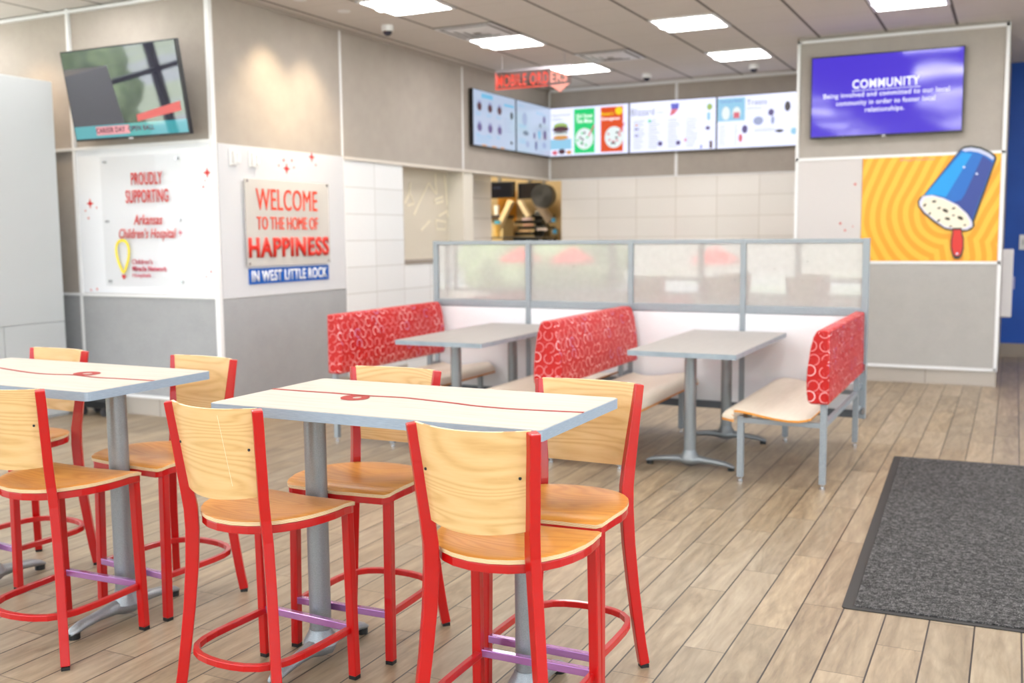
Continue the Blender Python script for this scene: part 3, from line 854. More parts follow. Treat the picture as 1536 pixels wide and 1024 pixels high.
# balloon loop logo
b = B(); lp = []
for i in range(40):
    a = 2*PI*i/40; rx = .072; rz_ = .105
    x = rx*math.cos(a)*(1 if math.sin(a) > -.2 else (1+math.sin(a))*1.02+.12*(1)); z = rz_*math.sin(a) if math.sin(a) > 0 else .17*math.sin(a)
    lp.append((x, z))
lp = [(rx_*math.cos(math.radians(t_)), 0) for rx_, t_ in ()] or [(.0, .105), (.035, .098), (.060, .072), (.072, .035), (.070, -.005), (.058, -.055), (.038, -.10), (.016, -.142), (0, -.160), (-.016, -.142), (-.038, -.10), (-.058, -.055), (-.070, -.005), (-.072, .035), (-.060, .072), (-.035, .098)]
b.sweep([(W(-6.535)+x, -.0075, Z(1.33)+z) for x, z in lp], .003, .021, (0, 1, 0), closed=True); b.build('balloon_logo', YELINK, g)
b = B(); b.prism([(W(-6.535)+x, Z(1.137)+z) for x, z in ((0, -.02), (.022, .004), (.018, .018), (.006, .018), (0, .01), (-.006, .018), (-.018, .018), (-.022, .004))], 1, -.0085, -.006); b.build('heart_logo', REDINK, g)
for s_, z_, w_, bd in (("Children's", 1.262, .225, .004), ('Miracle Network', 1.205, .375, .02), ('Hospitals', 1.148, .2, 0)):
    text('lettering', s_, PINKINK, g, W(-6.435+w_/2), Z(z_), w_, .042, y=-.006, bold=bd)

# welcome wall (faces +x): local x runs along world +y
g = wgroup('graphic_panel', 'white wall panel with red sparkles around the welcome sign', 'wall panel', (XL+.001, 6.93, .97), PI/2)
B().box((6.10-6.93, -.011, 0), (7.732-6.93, 0, 2.175-.97)).build('panel', plain('pale_graphic_panel', (206, 207, 213), .35), g)
for y, z, rr in ((6.889, 2.09, .015), (6.997, 2.094, .012), (6.823, 2.043, .010), (7.022, 2.037, .010), (6.924, 2.022, .036), (7.271, 2.140, .034), (7.325, 2.074, .010)):
    B().prism(star(y-6.93, z-.97, rr*1.3, rr*.5), 1, -.0125, -.011).build('sparkle', REDINK, g)
g = wgroup('welcome_sign', 'clear acrylic welcome sign with orange-red letters on the angled white wall', 'sign', (XL+.035, 6.905, 1.218), PI/2)
m = M('frosted_acrylic'); m.set(.4); m.color((222, 218, 214)); m.b.inputs['Alpha'].default_value = .55; SIGNAC = m.m
B().box((-.545, -.006, 0), (.555, 0, .70)).build('acrylic_sheet', SIGNAC, g)
for x in (-.52, .53):
    for z in (.02, .68): B().cyl((x, -.012, z), .010, .035, 16, axis=1).build('standoff', CHROME, g)
text('lettering', 'WELCOME', REDINK2, g, -.015, .538, .80, .175, y=-.006, bold=.0, depth=.004)
text('lettering', 'TO THE HOME OF', REDINK2, g, -.015, .345, .80, .105, y=-.006, bold=.0, depth=.006)
text('lettering', 'HAPPINESS', plain('red_letters', (214, 40, 26), .4), g, .005, .148, 1.06, .165, y=-.006, bold=.036, depth=.008)
g = wgroup('name_banner', 'blue banner reading In West Little Rock under the welcome sign', 'sign', (XL+.0125, 6.93, 1.07), PI/2)
B().box((-.53, -.008, 0), (.53, 0, .127)).build('panel', BLUEINK, g)
text('lettering', 'IN WEST LITTLE ROCK', WHITEINK, g, 0, .0635, 1.0, .092, y=-.008, bold=.018, depth=.004)
for i, (y, l) in enumerate(((6.265, 'white wall outlet left of the red sparkles, high on the welcome wall'), (6.49, 'white wall outlet with two sockets, nearer to the red sparkles above the welcome sign'))):
    g = wgroup('wall_outlet', l, 'outlet', (XL+.012, y, 2.075), PI/2, 'outlets above the welcome sign')
    B().box((-.045, -.012, -.065), (.045, 0, .065)).build('cover_plate', WHITEP, g, bevel=.004)
    B().box((-.025, -.02, -.05), (.0, -.012, .05)).build('socket', plain('outlet_grey', (205, 204, 206), .4), g, bevel=.002)
    B().box((.03, -.035, -.045), (.055, -.0, .035)).build('plug', WHITEP, g, bevel=.004)

# orange poster with rippling bands
gx, gz = -.745, 1.165
g = wgroup('poster', 'orange poster with wavy yellow ripples on the television column', 'poster', (gx, YT-.012, gz))
m = M('orange_ripples'); m.set(.4)
p = m.sep(m.world())
# distance to the cup's axis (a segment) and to the spoon below it
def segd(ax, az, bx, bz):
    dx, dz = bx-ax, bz-az; L2 = dx*dx+dz*dz
    px = p[0]-ax; pz = p[2]-az
    h = ((px*dx + pz*dz)/L2).mx(0).mn(1)
    qx = px - h*dx; qz = pz - h*dz
    return ((qx*qx)+(qz*qz)).sqrt()
d = (segd(-.33, 2.15, -.60, 1.60) - .18).mn(segd(-.53, 1.45, -.48, 1.2) - .0)
d = d + (m.noise(m.world(), 2.5, 1)-.5)*.05
w = ((d*(1/.098)).fract())
msk = (w.gt(.48))*(w.lt(.98))
m.color(m.mix(msk, (240, 160, 36), (246, 186, 62)))
B().box((-1.348-gx, -.008, 0), (-.148-gx, 0, 2.146-gz)).build('panel', m.m, g)
text('lettering', '#HappyTastesGood', plain('mauve_print', (206, 140, 140), .5), g, -.86-gx, 2.115-gz, .30, .03, y=-.008, bold=.01, depth=.001)
# the cup cut-out, standing off the poster
g = wgroup('cup_cutout', 'blue upside-down cup with cookie ice cream and red spoon, mounted on the orange poster', 'wall art', (-.55, YT-.0198, 1.19))
cx, cz = -.55, 1.19
def c_(pts): return [(x-cx, z-cz) for x, z in pts]
UL, UR_, LRt, LL = (-.485, 2.20), (-.185, 2.085), (-.375, 1.46), (-.84, 1.73)
top_arc = [(-.485, 2.205), (-.455, 2.222), (-.40, 2.226), (-.32, 2.208), (-.24, 2.165), (-.195, 2.125), (-.186, 2.095)]
low = [(-.352, 1.53), (-.348, 1.49), (-.375, 1.455), (-.42, 1.441), (-.50, 1.440), (-.60, 1.462), (-.70, 1.53), (-.79, 1.61), (-.838, 1.68), (-.846, 1.725), (-.825, 1.765), (-.79, 1.79)]
DKO = plain('dark_outline', (52, 58, 58), .5)
b = B(); b.prism(c_(top_arc+low), 1, -.012, 0); b.build('outline', DKO, g)
def shrink(pts, k, c=(-.53, 1.84)): return [(c[0]+(x-c[0])*k, c[1]+(z-c[1])*k) for x, z in pts]
body = [(-.482, 2.188), (-.45, 2.203), (-.40, 2.207), (-.325, 2.19), (-.25, 2.15), (-.21, 2.118), (-.202, 2.092), (-.372, 1.53), (-.40, 1.60), (-.50, 1.69), (-.62, 1.755), (-.72, 1.785), (-.788, 1.782)]
b = B(); b.prism(c_(body), 1, -.0135, -.012); b.build('cup', plain('cup_blue', (22, 104, 192), .4), g)
b = B(); b.prism(c_([(-.475, 2.165), (-.39, 2.150), (-.60, 1.762), (-.70, 1.785), (-.785, 1.782)]), 1, -.0145, -.0135); b.build('cyan_stripe', plain('cup_cyan', (0, 148, 222), .4), g)  # cyan stripe of the cup artwork
b = B(); b.prism(c_([(-.30, 2.13), (-.215, 2.06), (-.376, 1.535), (-.40, 1.60), (-.48, 1.675), (-.54, 1.71), (-.47, 1.73), (-.44, 1.78)]), 1, -.0145, -.0135); b.build('navy_stripe', plain('cup_navy', (44, 66, 146), .4), g)  # navy stripe of the cup artwork
b = B(); b.prism(c_([(-.482, 2.188), (-.45, 2.203), (-.40, 2.207), (-.325, 2.19), (-.25, 2.15), (-.205, 2.108), (-.216, 2.085), (-.27, 2.125), (-.34, 2.16), (-.41, 2.175), (-.45, 2.172)]), 1, -.0155, -.0145); b.build('rim', plain('cup_rim', (190, 196, 226), .4), g)
el = [(-.83, 1.722), (-.80, 1.775), (-.72, 1.783), (-.62, 1.752), (-.50, 1.688), (-.41, 1.60), (-.368, 1.525), (-.365, 1.485), (-.41, 1.457), (-.50, 1.456), (-.60, 1.478), (-.69, 1.545), (-.78, 1.622), (-.825, 1.685)]
b = B(); b.prism(c_(el), 1, -.0165, -.0145); b.build('cup_rim', plain('lilac_rim', (216, 212, 232), .4), g)
b = B(); b.prism(c_(shrink(el, .90, (-.60, 1.61))), 1, -.0175, -.0165); b.build('ice_cream', plain('ice_cream', (238, 228, 208), .5), g)
for x, z, r_, a in ((-.78, 1.69, .02, .9), (-.70, 1.722, .022, .1), (-.735, 1.61, .016, 1), (-.655, 1.66, .018, .2), (-.60, 1.635, .03, -.5), (-.53, 1.655, .018, .3), (-.58, 1.56, .026, -.2), (-.655, 1.545, .018, .6), (-.47, 1.565, .03, -.5), (-.53, 1.59, .014, 0), (-.43, 1.50, .014, .3), (-.55, 1.49, .014, 0)):
    b = B(); b.prism(c_(ell(x, z, r_, r_*.55, 7, a)), 1, -.0182, -.0175); b.build('cookie_chunk', plain('cookie_brown', (70, 62, 50), .6), g)
sp = [(-.535, 1.475), (-.455, 1.475), (-.452, 1.43), (-.435, 1.38), (-.432, 1.28), (-.447, 1.215), (-.468, 1.188), (-.505, 1.188), (-.525, 1.215), (-.543, 1.28), (-.545, 1.36), (-.535, 1.43)]
b = B(); b.prism(c_(sp), 1, -.018, 0); b.build('spoon_outline', DKO, g)
b = B(); b.prism(c_(shrink(sp, .84, (-.49, 1.36))+[]), 1, -.0195, -.018); b.build('spoon', plain('spoon_red', (212, 50, 44), .4), g)
for x, z in ((-.455, 2.03), (-.345, 1.965), (-.487, 1.235)):
    B().cyl((x-cx, -.0225, z-cz), .010, .006, 14, axis=1).build('screw', plain('screw_lilac', (200, 205, 235), .3, .6), g)

# ------------------------------------------------------------------ menu boards
SW = emis('menu_white', (226, 230, 255), 1.25, gloss=.2)
SWd = emis('menu_pale_blue', (190, 206, 232), .9, gloss=.2)
def menu(name_lbl, loc, rz, w, h, scr):
    t = thing('menu_board', name_lbl, 'screen', loc, rz, 'lit menu screens above the counter')
    B().box((-w/2, -.0, -h/2), (w/2, .05, h/2)).build('casing', plain('tv_black', (20, 20, 24), .3), t, bevel=.003)
    B().box((-w/2+.008, -.0015, -h/2+.01), (w/2-.008, 0, h/2-.008)).build('screen', scr, t)
    return t
def dots(t, name, mat, shapes, y=-.0028):
    for sh in shapes:
        b = B(); b.prism(sh, 1, y, -.0016); b.build(name, mat, t)
def rc(x, z, w, h): return [(x-w/2, z-h/2), (x+w/2, z-h/2), (x+w/2, z+h/2), (x-w/2, z+h/2)]
GREYT = emis('menu_grey_text', (166, 176, 215), .9); GREYT2 = emis('menu_dim_text', (140, 150, 180), .62)
def textlines(t, x, z, w, n, dz=.022, mat=None):
    b = B()
    for i in range(n):
        ww = w*(.6+.4*random.random()); b.prism(rc(x+ww/2, z-i*dz, ww, .006), 1, -.0026, -.0016)
    o = b.build('text_lines', mat or GREYT, t); return o
ZM = 2.767; HM = .63
CY = emis('menu_cyan', (120, 196, 235), .9); LB = emis('menu_light_blue', (150, 205, 235), 1.0)
BR = emis('menu_brown', (120, 72, 84), .5); BR2 = emis('menu_violet', (120, 105, 170), .6); OR_ = emis('menu_bun', (228, 160, 84), .9)
GRN = emis('menu_green', (40, 212, 120), 1.0); ORG = emis('menu_orange', (232, 84, 32), .95); YL = emis('menu_yellow', (255, 222, 30), 1.0)
TXW = emis('menu_white_text', (255, 255, 255), 1.3); LT = emis('menu_lettuce', (170, 200, 110), .9); CRM = emis('menu_cream', (226, 236, 236), 1.1); PK = emis('menu_pink', (230, 110, 130), .9)
DKV = emis('menu_dark_violet', (66, 50, 70), .35); BLV = emis('menu_blue', (84, 90, 210), .9)
# left wall (local x -> world +y)
t = menu('pale blue menu screen furthest left, showing two rows of burgers', (XL+.06, 10.692, ZM), PI/2, 1.08, HM, SWd)
dots(t, 'picture', CY, [rc(-.2, .255, .28, .05), rc(.36, .21, .26, .03)])
for z in (.13, -.1):
    for x in (-.39, -.13, .11): dots(t, 'burger_picture', BR if z > 0 else BR2, [ell(x, z, .055, .05, 14)]); dots(t, 'burger_picture', GREYT, [ell(x, z+.05, .05, .02, 12)]); textlines(t, x-.09, z-.075, .16, 2, mat=CY)
dots(t, 'picture', DKV, [ell(.43, .10, .035, .045, 12), ell(.42, -.22, .03, .02, 12)])
dots(t, 'picture', OR_, [ell(-.28, -.297, .07, .008, 12), ell(-.03, -.297, .07, .008, 12), ell(.18, -.297, .06, .008, 12)])
textlines(t, .22, .05, .25, 5, .035, mat=GREYT); textlines(t, -.47, -.2, .4, 3, .03, mat=CY)
t = menu('pale menu screen on the left wall, right beside the corner', (XL+.06, 11.765, ZM), PI/2, 1.02, HM, SWd)
for x, z, a, c, mm in ((-.28, .1, .07, .08, GREYT), (.3, .14, .04, .05, BR2), (.18, .06, .03, .03, GREYT2), (-.25, -.07, .08, .03, GREYT2), (.0, -.08, .03, .04, BR2), (.15, -.06, .04, .06, CY), (.32, -.05, .05, .06, BR2), (-.2, -.2, .05, .04, GREYT), (.05, -.2, .03, .06, BR2), (.3, -.18, .06, .04, GREYT)):
    dots(t, 'picture', mm, [ell(x, z, a, c, 14)])
textlines(t, -.48, .25, .2, 1, mat=CY); textlines(t, .05, .22, .35, 2, mat=CY); textlines(t, -.45, .02, .3, 2, mat=CY); textlines(t, -.45, -.15, .3, 3, mat=CY)
# back wall
YM = YB-.06
t = menu('menu screen with a stacked burger, a green panel and an orange panel', (-4.975, YM, ZM), 0, 1.115, HM, SW)
dots(t, 'picture', LB, [rc(-.375, -.155, .30, .13)])
dots(t, 'green_panel', GRN, [rc(-.045, 0, .285, .56)]); dots(t, 'orange_panel', ORG, [rc(.33, .0, .30, .56)])
text('menu_text', 'SuperSnack', GREYT2, t, -.37, .215, .26, .03, y=-.0016, depth=.001); textlines(t, -.5, .175, .2, 2)
# burger
def at(sh, y): return sh
b = B(); b.prism(ell(-.375, .075, .10, .045, 20), 1, -.0030, -.0016); b.build('burger_picture', LT, t)
b = B(); b.prism(ell(-.375, .035, .115, .04, 20), 1, -.0036, -.0030); b.build('burger_picture', BR, t)
b = B(); b.prism(ell(-.375, -.02, .12, .03, 20), 1, -.0036, -.0030); b.build('burger_picture', CRM, t)
b = B(); b.prism(ell(-.375, -.07, .11, .03, 20), 1, -.0036, -.0028); b.build('burger_picture', OR_, t)
b = B(); b.prism(rc(-.375, -.01, .2, .012), 1, -.0040, -.0036); b.build('burger_picture', DKV, t)
b = B(); b.prism(ell(-.46, -.262, .04, .03, 12), 1, -.0032, -.0016); b.build('picture', PK, t)
b = B(); b.prism(ell(-.36, -.25, .05, .035, 12), 1, -.0032, -.0016); b.build('picture', BR, t)
b = B(); b.prism(ell(-.26, -.262, .04, .025, 12), 1, -.0032, -.0016); b.build('picture', OR_, t)
text('menu_text', 'Girl Scout', TXW, t, -.045, .19, .22, .05, y=-.0028, bold=.02, depth=.001); text('menu_text', 'Thin Mints', TXW, t, -.045, .125, .22, .05, y=-.0028, bold=.02, depth=.001)
text('menu_text', "Reese's", YL, t, .27, .20, .17, .05, y=-.0028, bold=.02, depth=.001); text('menu_text', 'Outrageous', TXW, t, .31, .13, .25, .05, y=-.0028, bold=.02, depth=.001)
b = B(); b.prism(ell(.425, .225, .05, .05, 16), 1, -.0034, -.0028); b.build('picture', YL, t)
for cx_, cz_ in ((-.045, -.1), (.36, -.1)):
    b = B(); b.prism(ell(cx_, cz_, .125, .135, 24), 1, -.0036, -.0028); b.build('sundae_picture', CRM, t)
    for i in range(9):
        a = random.random()*6.28; rr = .1*math.sqrt(random.random())
        b = B(); b.prism(ell(cx_+rr*math.cos(a), cz_+rr*math.sin(a), .018, .012, 8, a), 1, -.0042, -.0036); b.build('sundae_picture', DKV if i % 2 else (GRN if cx_ < 0 else PK), t)
    b = B(); b.sweep([(cx_+.06, -.0045, cz_+.03), (cx_+.14, -.0045, cz_+.17)], .001, .018, (0, 1, 0)); b.build('spoon_picture', PK, t)
t = menu('white menu screen headed Blizzard, in the middle of the back wall', (-3.855, YM, ZM), 0, 1.11, HM, SW)
text('menu_text', 'Blizzard', GREYT2, t, -.38, .19, .3, .085, y=-.0016, depth=.001); textlines(t, -.2, .17, .1, 1)
dots(t, 'cup_picture', BLV, [[(-.02, .27), (.09, .27), (.08, .2), (-.01, .2)]]); dots(t, 'cup_picture', PK, [[(-.01, .2), (.08, .2), (.03, .14), (-.03, .12)]])
for c_x in (-.5, -.3, -.05, .18): textlines(t, c_x, .08, .15, 14, .026)
dots(t, 'picture', GRN, [ell(-.29, .075, .018, .018, 12)]); dots(t, 'drink_picture', LT, [ell(.47, .20, .035, .04, 14)]); dots(t, 'drink_picture', LB, [rc(.46, .09, .04, .09)])
dots(t, 'picture', BR2, [ell(-.46, -.02, .03, .01, 10), ell(-.46, -.1, .03, .01, 10), ell(.45, -.05, .03, .025, 12), ell(-.15, -.21, .03, .03, 12), ell(.08, -.21, .03, .03, 12)])
dots(t, 'drink_picture', BR, [rc(.49, -.25, .035, .09)]); dots(t, 'picture', PK, [ell(.17, -.18, .015, .02, 10)]); dots(t, 'picture', BLV, [rc(.37, -.27, .02, .04)]); dots(t, 'picture', OR_, [ell(-.46, .03, .02, .012, 10)])
t = menu('white menu screen headed Treats, at the right end of the back wall', (-2.735, YM, ZM), 0, 1.12, HM, SW)
dots(t, 'picture', LB, [rc(-.385, .15, .33, .27)])
text('menu_text', 'Find your flavor', BLV, t, -.385, .245, .26, .035, y=-.0028, depth=.001)
b = B()
b.prism(ell(-.45, .11, .05, .08, 16), 1, -.0036, -.0028); b.prism(ell(-.32, .11, .05, .07, 16), 1, -.0036, -.0028); b.build('sundae_picture', CRM, t)
b = B(); b.prism(rc(-.32, .08, .07, .07), 1, -.0042, -.0036); b.build('cup_picture', PK, t)
text('menu_text', 'Treats', GREYT2, t, -.08, .22, .24, .06, y=-.0016, depth=.001); textlines(t, -.2, .15, .2, 1)
textlines(t, -.53, -.04, .12, 9, .028); textlines(t, -.35, -.04, .06, 9, .028)
for x, z, a, c, mm in ((-.22, -.09, .035, .05, BR2), (-.27, -.19, .025, .05, PK), (.09, .09, .035, .04, BR2), (.28, .15, .035, .06, DKV), (-.06, .0, .06, .05, GREYT), (.11, -.0, .02, .05, GREYT), (.19, -.13, .05, .018, DKV), (.36, -.14, .04, .04, LB)):
    dots(t, 'picture', mm, [ell(x, z, a, c, 14)])
textlines(t, -.1, -.1, .25, 2)

# mobile orders sign
g = thing('hanging_sign', 'red lit acrylic sign with a down arrow hanging from the ceiling', 'sign', (-4.583, 9.8, 2.98))
ex = plain('sign_rail', (176, 170, 176), .35, .5)
B().box((-.44, -.012, .175), (.44, .012, .197)).build('rail', ex, g)
for x in (-.36, .36): B().cyl((x, 0, .197), .004, HC-2.98-.197, 8).build('hanger', ex, g)
B().prism([(-.44, 0), (.17, 0), (.31, -.08), (.43, .01), (.44, .175), (-.44, .175)], 1, -.004, .004).build('acrylic_sheet', ACRYLR, g)
RG = emis('sign_red_glow', (255, 84, 66), 1.1); RG2 = emis('sign_pink_glow', (255, 168, 150), 1.2)
text('lettering', 'MOBILE ORD', RG, g, -.12, .087, .60, .125, y=-.0045, bold=.02, depth=.002)
text('lettering', 'ERS', RG2, g, .295, .087, .19, .115, y=-.0045, bold=.035, depth=.002)  # paler letters paint in the ceiling light shining behind them
B().prism([(.19, .006), (.42, .012), (.31, -.072)], 1, -.006, -.0045).build('arrow', RG2, g)
b = B(); b.box((-.44, -.006, 0), (.17, .006, .012)); b.box((-.44, -.005, .0), (-.43, .005, .175)); b.build('glowing_edge', RG, g)

# ------------------------------------------------------------------ ceiling fixtures
PANEL = emis('lamp_diffuser', (255, 253, 250), 18.0, base=(240, 240, 240))
GX, GY, GP = -4.225, 8.79, .6115
def ceil_light(x, y, l):
    t = thing('ceiling_light', l, 'ceiling light', (x, y, HC-.012), 0, 'square ceiling lights')
    a = GP/2-.005
    b = B()
    for q in ((-a, -a, a, -a+.03), (-a, a-.03, a, a), (-a, -a, -a+.03, a), (a-.03, -a, a, a)): b.box((q[0], q[1], 0), (q[2], q[3], .012))
    b.build('frame', WTRIM, t)
    B().box((-a+.03, -a+.03, .003), (a-.03, a-.03, .010)).build('diffuser', PANEL, t)
    B().box((-a+.03, -.035, -.012), (a-.03, .035, .003)).build('centre_rib', PANEL, t)
    return t
vis = {(-1, 0): 'square ceiling light just behind the first air vent in the left row', (-1, 3): 'furthest ceiling light in the left row, behind the hanging red sign',
       (-1, -3): 'large square ceiling light at the top edge, left of the photo centre', (2, 0): 'square ceiling light right of the photo centre, nearer of its row', (2, 3): 'square ceiling light near the back wall, beside the purple television',
       (5, 0): 'square ceiling light cut by the top edge, above the purple television'}
cl0 = None
for i in range(-7, 12, 3):
    for j in range(-18, 4, 3):
        x = GX + (i+.5)*GP; y = GY + (j+.5)*GP
        if x < XL-.1 and y > 5.9: continue
        if -2.2 < x < .1 and y > 10: continue  # lamps right of the column are added, unseen, to brighten the blue recess
        l = vis.get((i, j), 'square ceiling light outside the photo frame')
        if cl0 is None: cl0 = ceil_light(x, y, l)
        else:
            c = copy_tree(cl0); c.location = (x, y, HC-.012); c['label'] = l
def vent(x, y, l):
    t = thing('air_vent', l, 'air vent', (x, y, HC-.012), 0, 'ceiling air vents')
    a = GP/2-.01
    vm = plain('vent_grey', (232, 232, 238), .4)
    for k in range(4):
        b = B(); ra, rb = a - k*.066, a - k*.066 - .058; za, zb = -.004, .008
        if k == 0: ra, rb, za, zb = a, a-.03, -.002, -.002
        lo = [b.bm.verts.new((sx*ra, sy*ra, za)) for sx, sy in ((-1,-1),(1,-1),(1,1),(-1,1))]
        hi = [b.bm.verts.new((sx*rb, sy*rb, zb-.022 if k else zb)) for sx, sy in ((-1,-1),(1,-1),(1,1),(-1,1))]
        lo2 = [b.bm.verts.new((v.co.x, v.co.y, v.co.z+.003)) for v in lo]; hi2 = [b.bm.verts.new((v.co.x, v.co.y, v.co.z+.003)) for v in hi]
        for i in range(4):
            n_ = (i+1) % 4
            b.face([lo[i], lo[n_], hi[n_], hi[i]]); b.face([lo2[i], lo2[n_], hi2[n_], hi2[i]]); b.face([lo[i], lo[n_], lo2[n_], lo2[i]]); b.face([hi[i], hi[n_], hi2[n_], hi2[i]])
        b.build('louvre', vm, t)
    B().box((-a, -a, .009), (a, a, .011)).build('backing', plain('vent_dark', (120, 116, 118), .6), t)
    return t
vent(GX-.5*GP, GY-.5*GP, 'square air vent in the ceiling above the welcome wall, nearer of the two')
vent(GX+.5*GP, GY+2.5*GP, 'square air vent in the ceiling further back, beside the hanging red sign')
for x, y, l in ((-5.12, 7.88, 'white dome security camera on the ceiling near the left wall'), (-3.975, 11.66, 'white dome security camera above the menu screens in the centre'), (-2.705, 11.63, 'white dome security camera nearest to the purple television')):
    t = thing('security_camera', l, 'camera', (x, y, HC+.001), 0, 'dome cameras on the ceiling')
    B().cyl((0, 0, -.055), .055, .055, 28).build('housing', WHITEP, t, smooth=40, bevel=.004)
    B().lathe((0, 0, -.055), [(.0, -.04), (.018, -.037), (.032, -.026), (.04, -.01), (.042, 0)]).build('dome', plain('dark_dome', (40, 42, 60), .08), t, smooth=60)
for x, y, l in ((-5.12, 7.22, 'small recessed downlight near the left wall, closer to the dome camera'), (-5.17, 6.7, 'small recessed downlight at the top edge of the photo')):
    t = thing('downlight', l, 'ceiling light', (x, y, HC), 0, 'recessed downlights by the left wall')
    B().lathe((0, 0, -.006), [(.03, 0), (.052, 0), (.055, .003), (.055, .006), (.03, .006)]).build('rim', WTRIM, t, smooth=40)
    B().cyl((0, 0, -.004), .03, .003, 20).build('lamp', emis('warm_lamp', (255, 214, 150), 6), t)

# ------------------------------------------------------------------ left cabinet, dolly
t = thing('tall_cabinet', 'tall plain light grey cabinet at the left edge of the photo', 'cabinet', (-7.3, 4.4, 0))
CG = plain('cabinet_grey', (182, 185, 188), .45)
B().box((-.7, .78, 0), (.285, 1.44, 2.71)).build('body', CG, t, bevel=.003)
for z0, z1, y0, y1 in ((.78, 2.705, .79, 1.435), (.02, .775, .87, 1.435), (.02, .775, .79, .865)):
    B().box((.285, y0, z0), (.297, y1, z1)).build('door', CG, t, bevel=.002)
t = thing('wheeled_dolly', 'low black dolly on castors on the floor behind the left tall table', 'dolly', (-6.75, 5.95, 0))
B().box((-.16, -.12, .07), (.16, .08, .13)).build('platform', BLACK, t, bevel=.006)
for x in (-.12, .12):
    for y in (-.09, .05): B().cyl((x-.012, y, .032), .032, .024, 18, axis=0).build('castor', plain('castor_grey', (60, 60, 66), .4), t, smooth=40); 
for x in (-.12, .12):
    for y in (-.09, .05): B().box((x-.006, y-.008, .03), (x+.006, y+.008, .072)).build('castor_fork', STEEL, t)

# white dispenser and switch in the blue recess
t = thing('wall_dispenser', 'white dispenser box on the side of the television column, by the blue wall', 'dispenser', (-.12, 11.4, .58))
B().box((0, -.14, 0), (.105, .14, .68)).build('casing', plain('dispenser_white', (226, 222, 226), .3), t, bevel=.015, seg=3)
B().box((.105, -.05, .28), (.125, .05, .40)).build('sensor', plain('dispenser_lilac', (150, 150, 190), .3), t, bevel=.004)
t = thing('wall_switch', 'white double wall switch on the blue wall', 'switch', (.10, 12.998, 1.31))
B().box((-.065, -.008, -.085), (.065, 0, .085)).build('cover_plate', WHITEP, t, bevel=.004)
for x in (-.025, .025): B().box((x-.012, -.016, -.03), (x+.012, -.008, .03)).build('rocker', plain('switch_grey', (190, 190, 192), .4), t, bevel=.002)

# ------------------------------------------------------------------ kitchen equipment
K = 13.8
t = thing('order_monitor', 'black order monitor hanging in the kitchen, left of the round grey fan', 'monitor', (-6.87, K-.3, 2.1))
B().box((-.24, -.05, -.11), (.24, .05, .13)).build('casing', BLACK, t, bevel=.008)
B().box((-.22, -.053, -.09), (.22, -.05, .11)).build('screen', plain('monitor_glass', (22, 23, 30), .2), t)
B().box((-.02, -.02, .13), (.02, .02, .9)).build('ceiling_arm', STEEL, t)
text('status_text', '00:00', emis('monitor_glow', (120, 130, 150), .4), t, -.02, .04, .12, .03, y=-.053, depth=.001)
t = thing('order_monitor', 'second black order monitor, seen at an angle beside the round grey fan', 'monitor', (-6.38, K-.3, 2.08), -.35)
B().box((-.2, -.05, -.11), (.2, .05, .12)).build('casing', BLACK, t, bevel=.008)
B().box((-.18, -.053, -.09), (.18, -.05, .10)).build('screen', plain('monitor_glass', (22, 23, 30), .2), t)
B().box((-.02, -.02, .12), (.02, .02, .92)).build('ceiling_arm', STEEL, t)
t = thing('kitchen_fan', 'round dark grey fan under the kitchen ceiling', 'fan', (-5.90, K-.85, 1.98))
B().cyl((0, -.06, 0), .165, .12, 28, axis=1).build('housing', plain('fan_grey', (88, 88, 90), .5), t, smooth=40, bevel=.01)
b = B()
for i in range(5): b.sweep([((.04+.03*i)*math.cos(k*PI/14), -.066, (.04+.03*i)*math.sin(k*PI/14)) for k in range(28)], .008, .006, (0, 1, 0), closed=True)
b.build('grille', plain('fan_grille', (70, 70, 72), .5), t)
B().box((-.02, -.02, .17), (.02, .02, 1.0)).build('ceiling_arm', STEEL, t)
t = thing('notice_board', 'orange notice sheet on the kitchen wall under the monitor', 'notice', (-6.95, 13.902, 1.85))
B().box((-.15, -.02, -.2), (.16, 0, .26)).build('sheet', plain('notice_orange', (232, 160, 50), .5), t)
t = thing('kitchen_counter', 'tan kitchen counter unit with a shelf and a round basin front', 'counter', (-7.0, K-.1, 0))
B().box((-.35, -.35, 0), (.25, 0, 1.69)).build('body', plain('counter_tan', (214, 190, 140), .4), t, bevel=.005)
B().box((-.37, -.4, 1.69), (.27, 0, 1.74)).build('top', plain('counter_dark', (70, 60, 56), .4), t)
B().cyl((-.08, -.36, 1.52), .13, .02, 24, axis=1).build('basin_front', plain('basin_brown', (140, 116, 92), .4), t)
for x, h, c, l in ((-7.12, .10, (230, 226, 214), 'pale cup at the left end of the kitchen counter shelf'), (-7.02, .07, (200, 180, 150), 'tan cup in the middle of the kitchen counter shelf'), (-6.9, .14, (240, 240, 236), 'tall white cup at the right end of the kitchen counter shelf')):
    o = B().lathe((0, 0, 0), [(.03, 0), (.04, h), (.036, h), (.028, .01)], 16).build('cup', plain('cup_%d' % int(x*-100), c, .4), smooth=40); o.location = (x, K-.35, 1.74)
    tag(o, l, 'cup', 'cups on the kitchen shelf')
t = thing('kitchen_machine', 'black machine stack with trays in the middle of the kitchen', 'machine', (-6.3, K-.3, 0))
BM = plain('machine_black', (22, 20, 18), .3)
b = B().box((-.26, -.2, 0), (.26, .2, 1.42)).build('body', BM, t, bevel=.01)
for k, (a0, a1) in enumerate(((-.24, .05), (-.18, .26), (-.24, .2), (-.1, .26))):
    B().box((a0, -.2, 1.44+k*.085), (a1, .16, 1.485+k*.085)).build('tray', BM, t, bevel=.006)
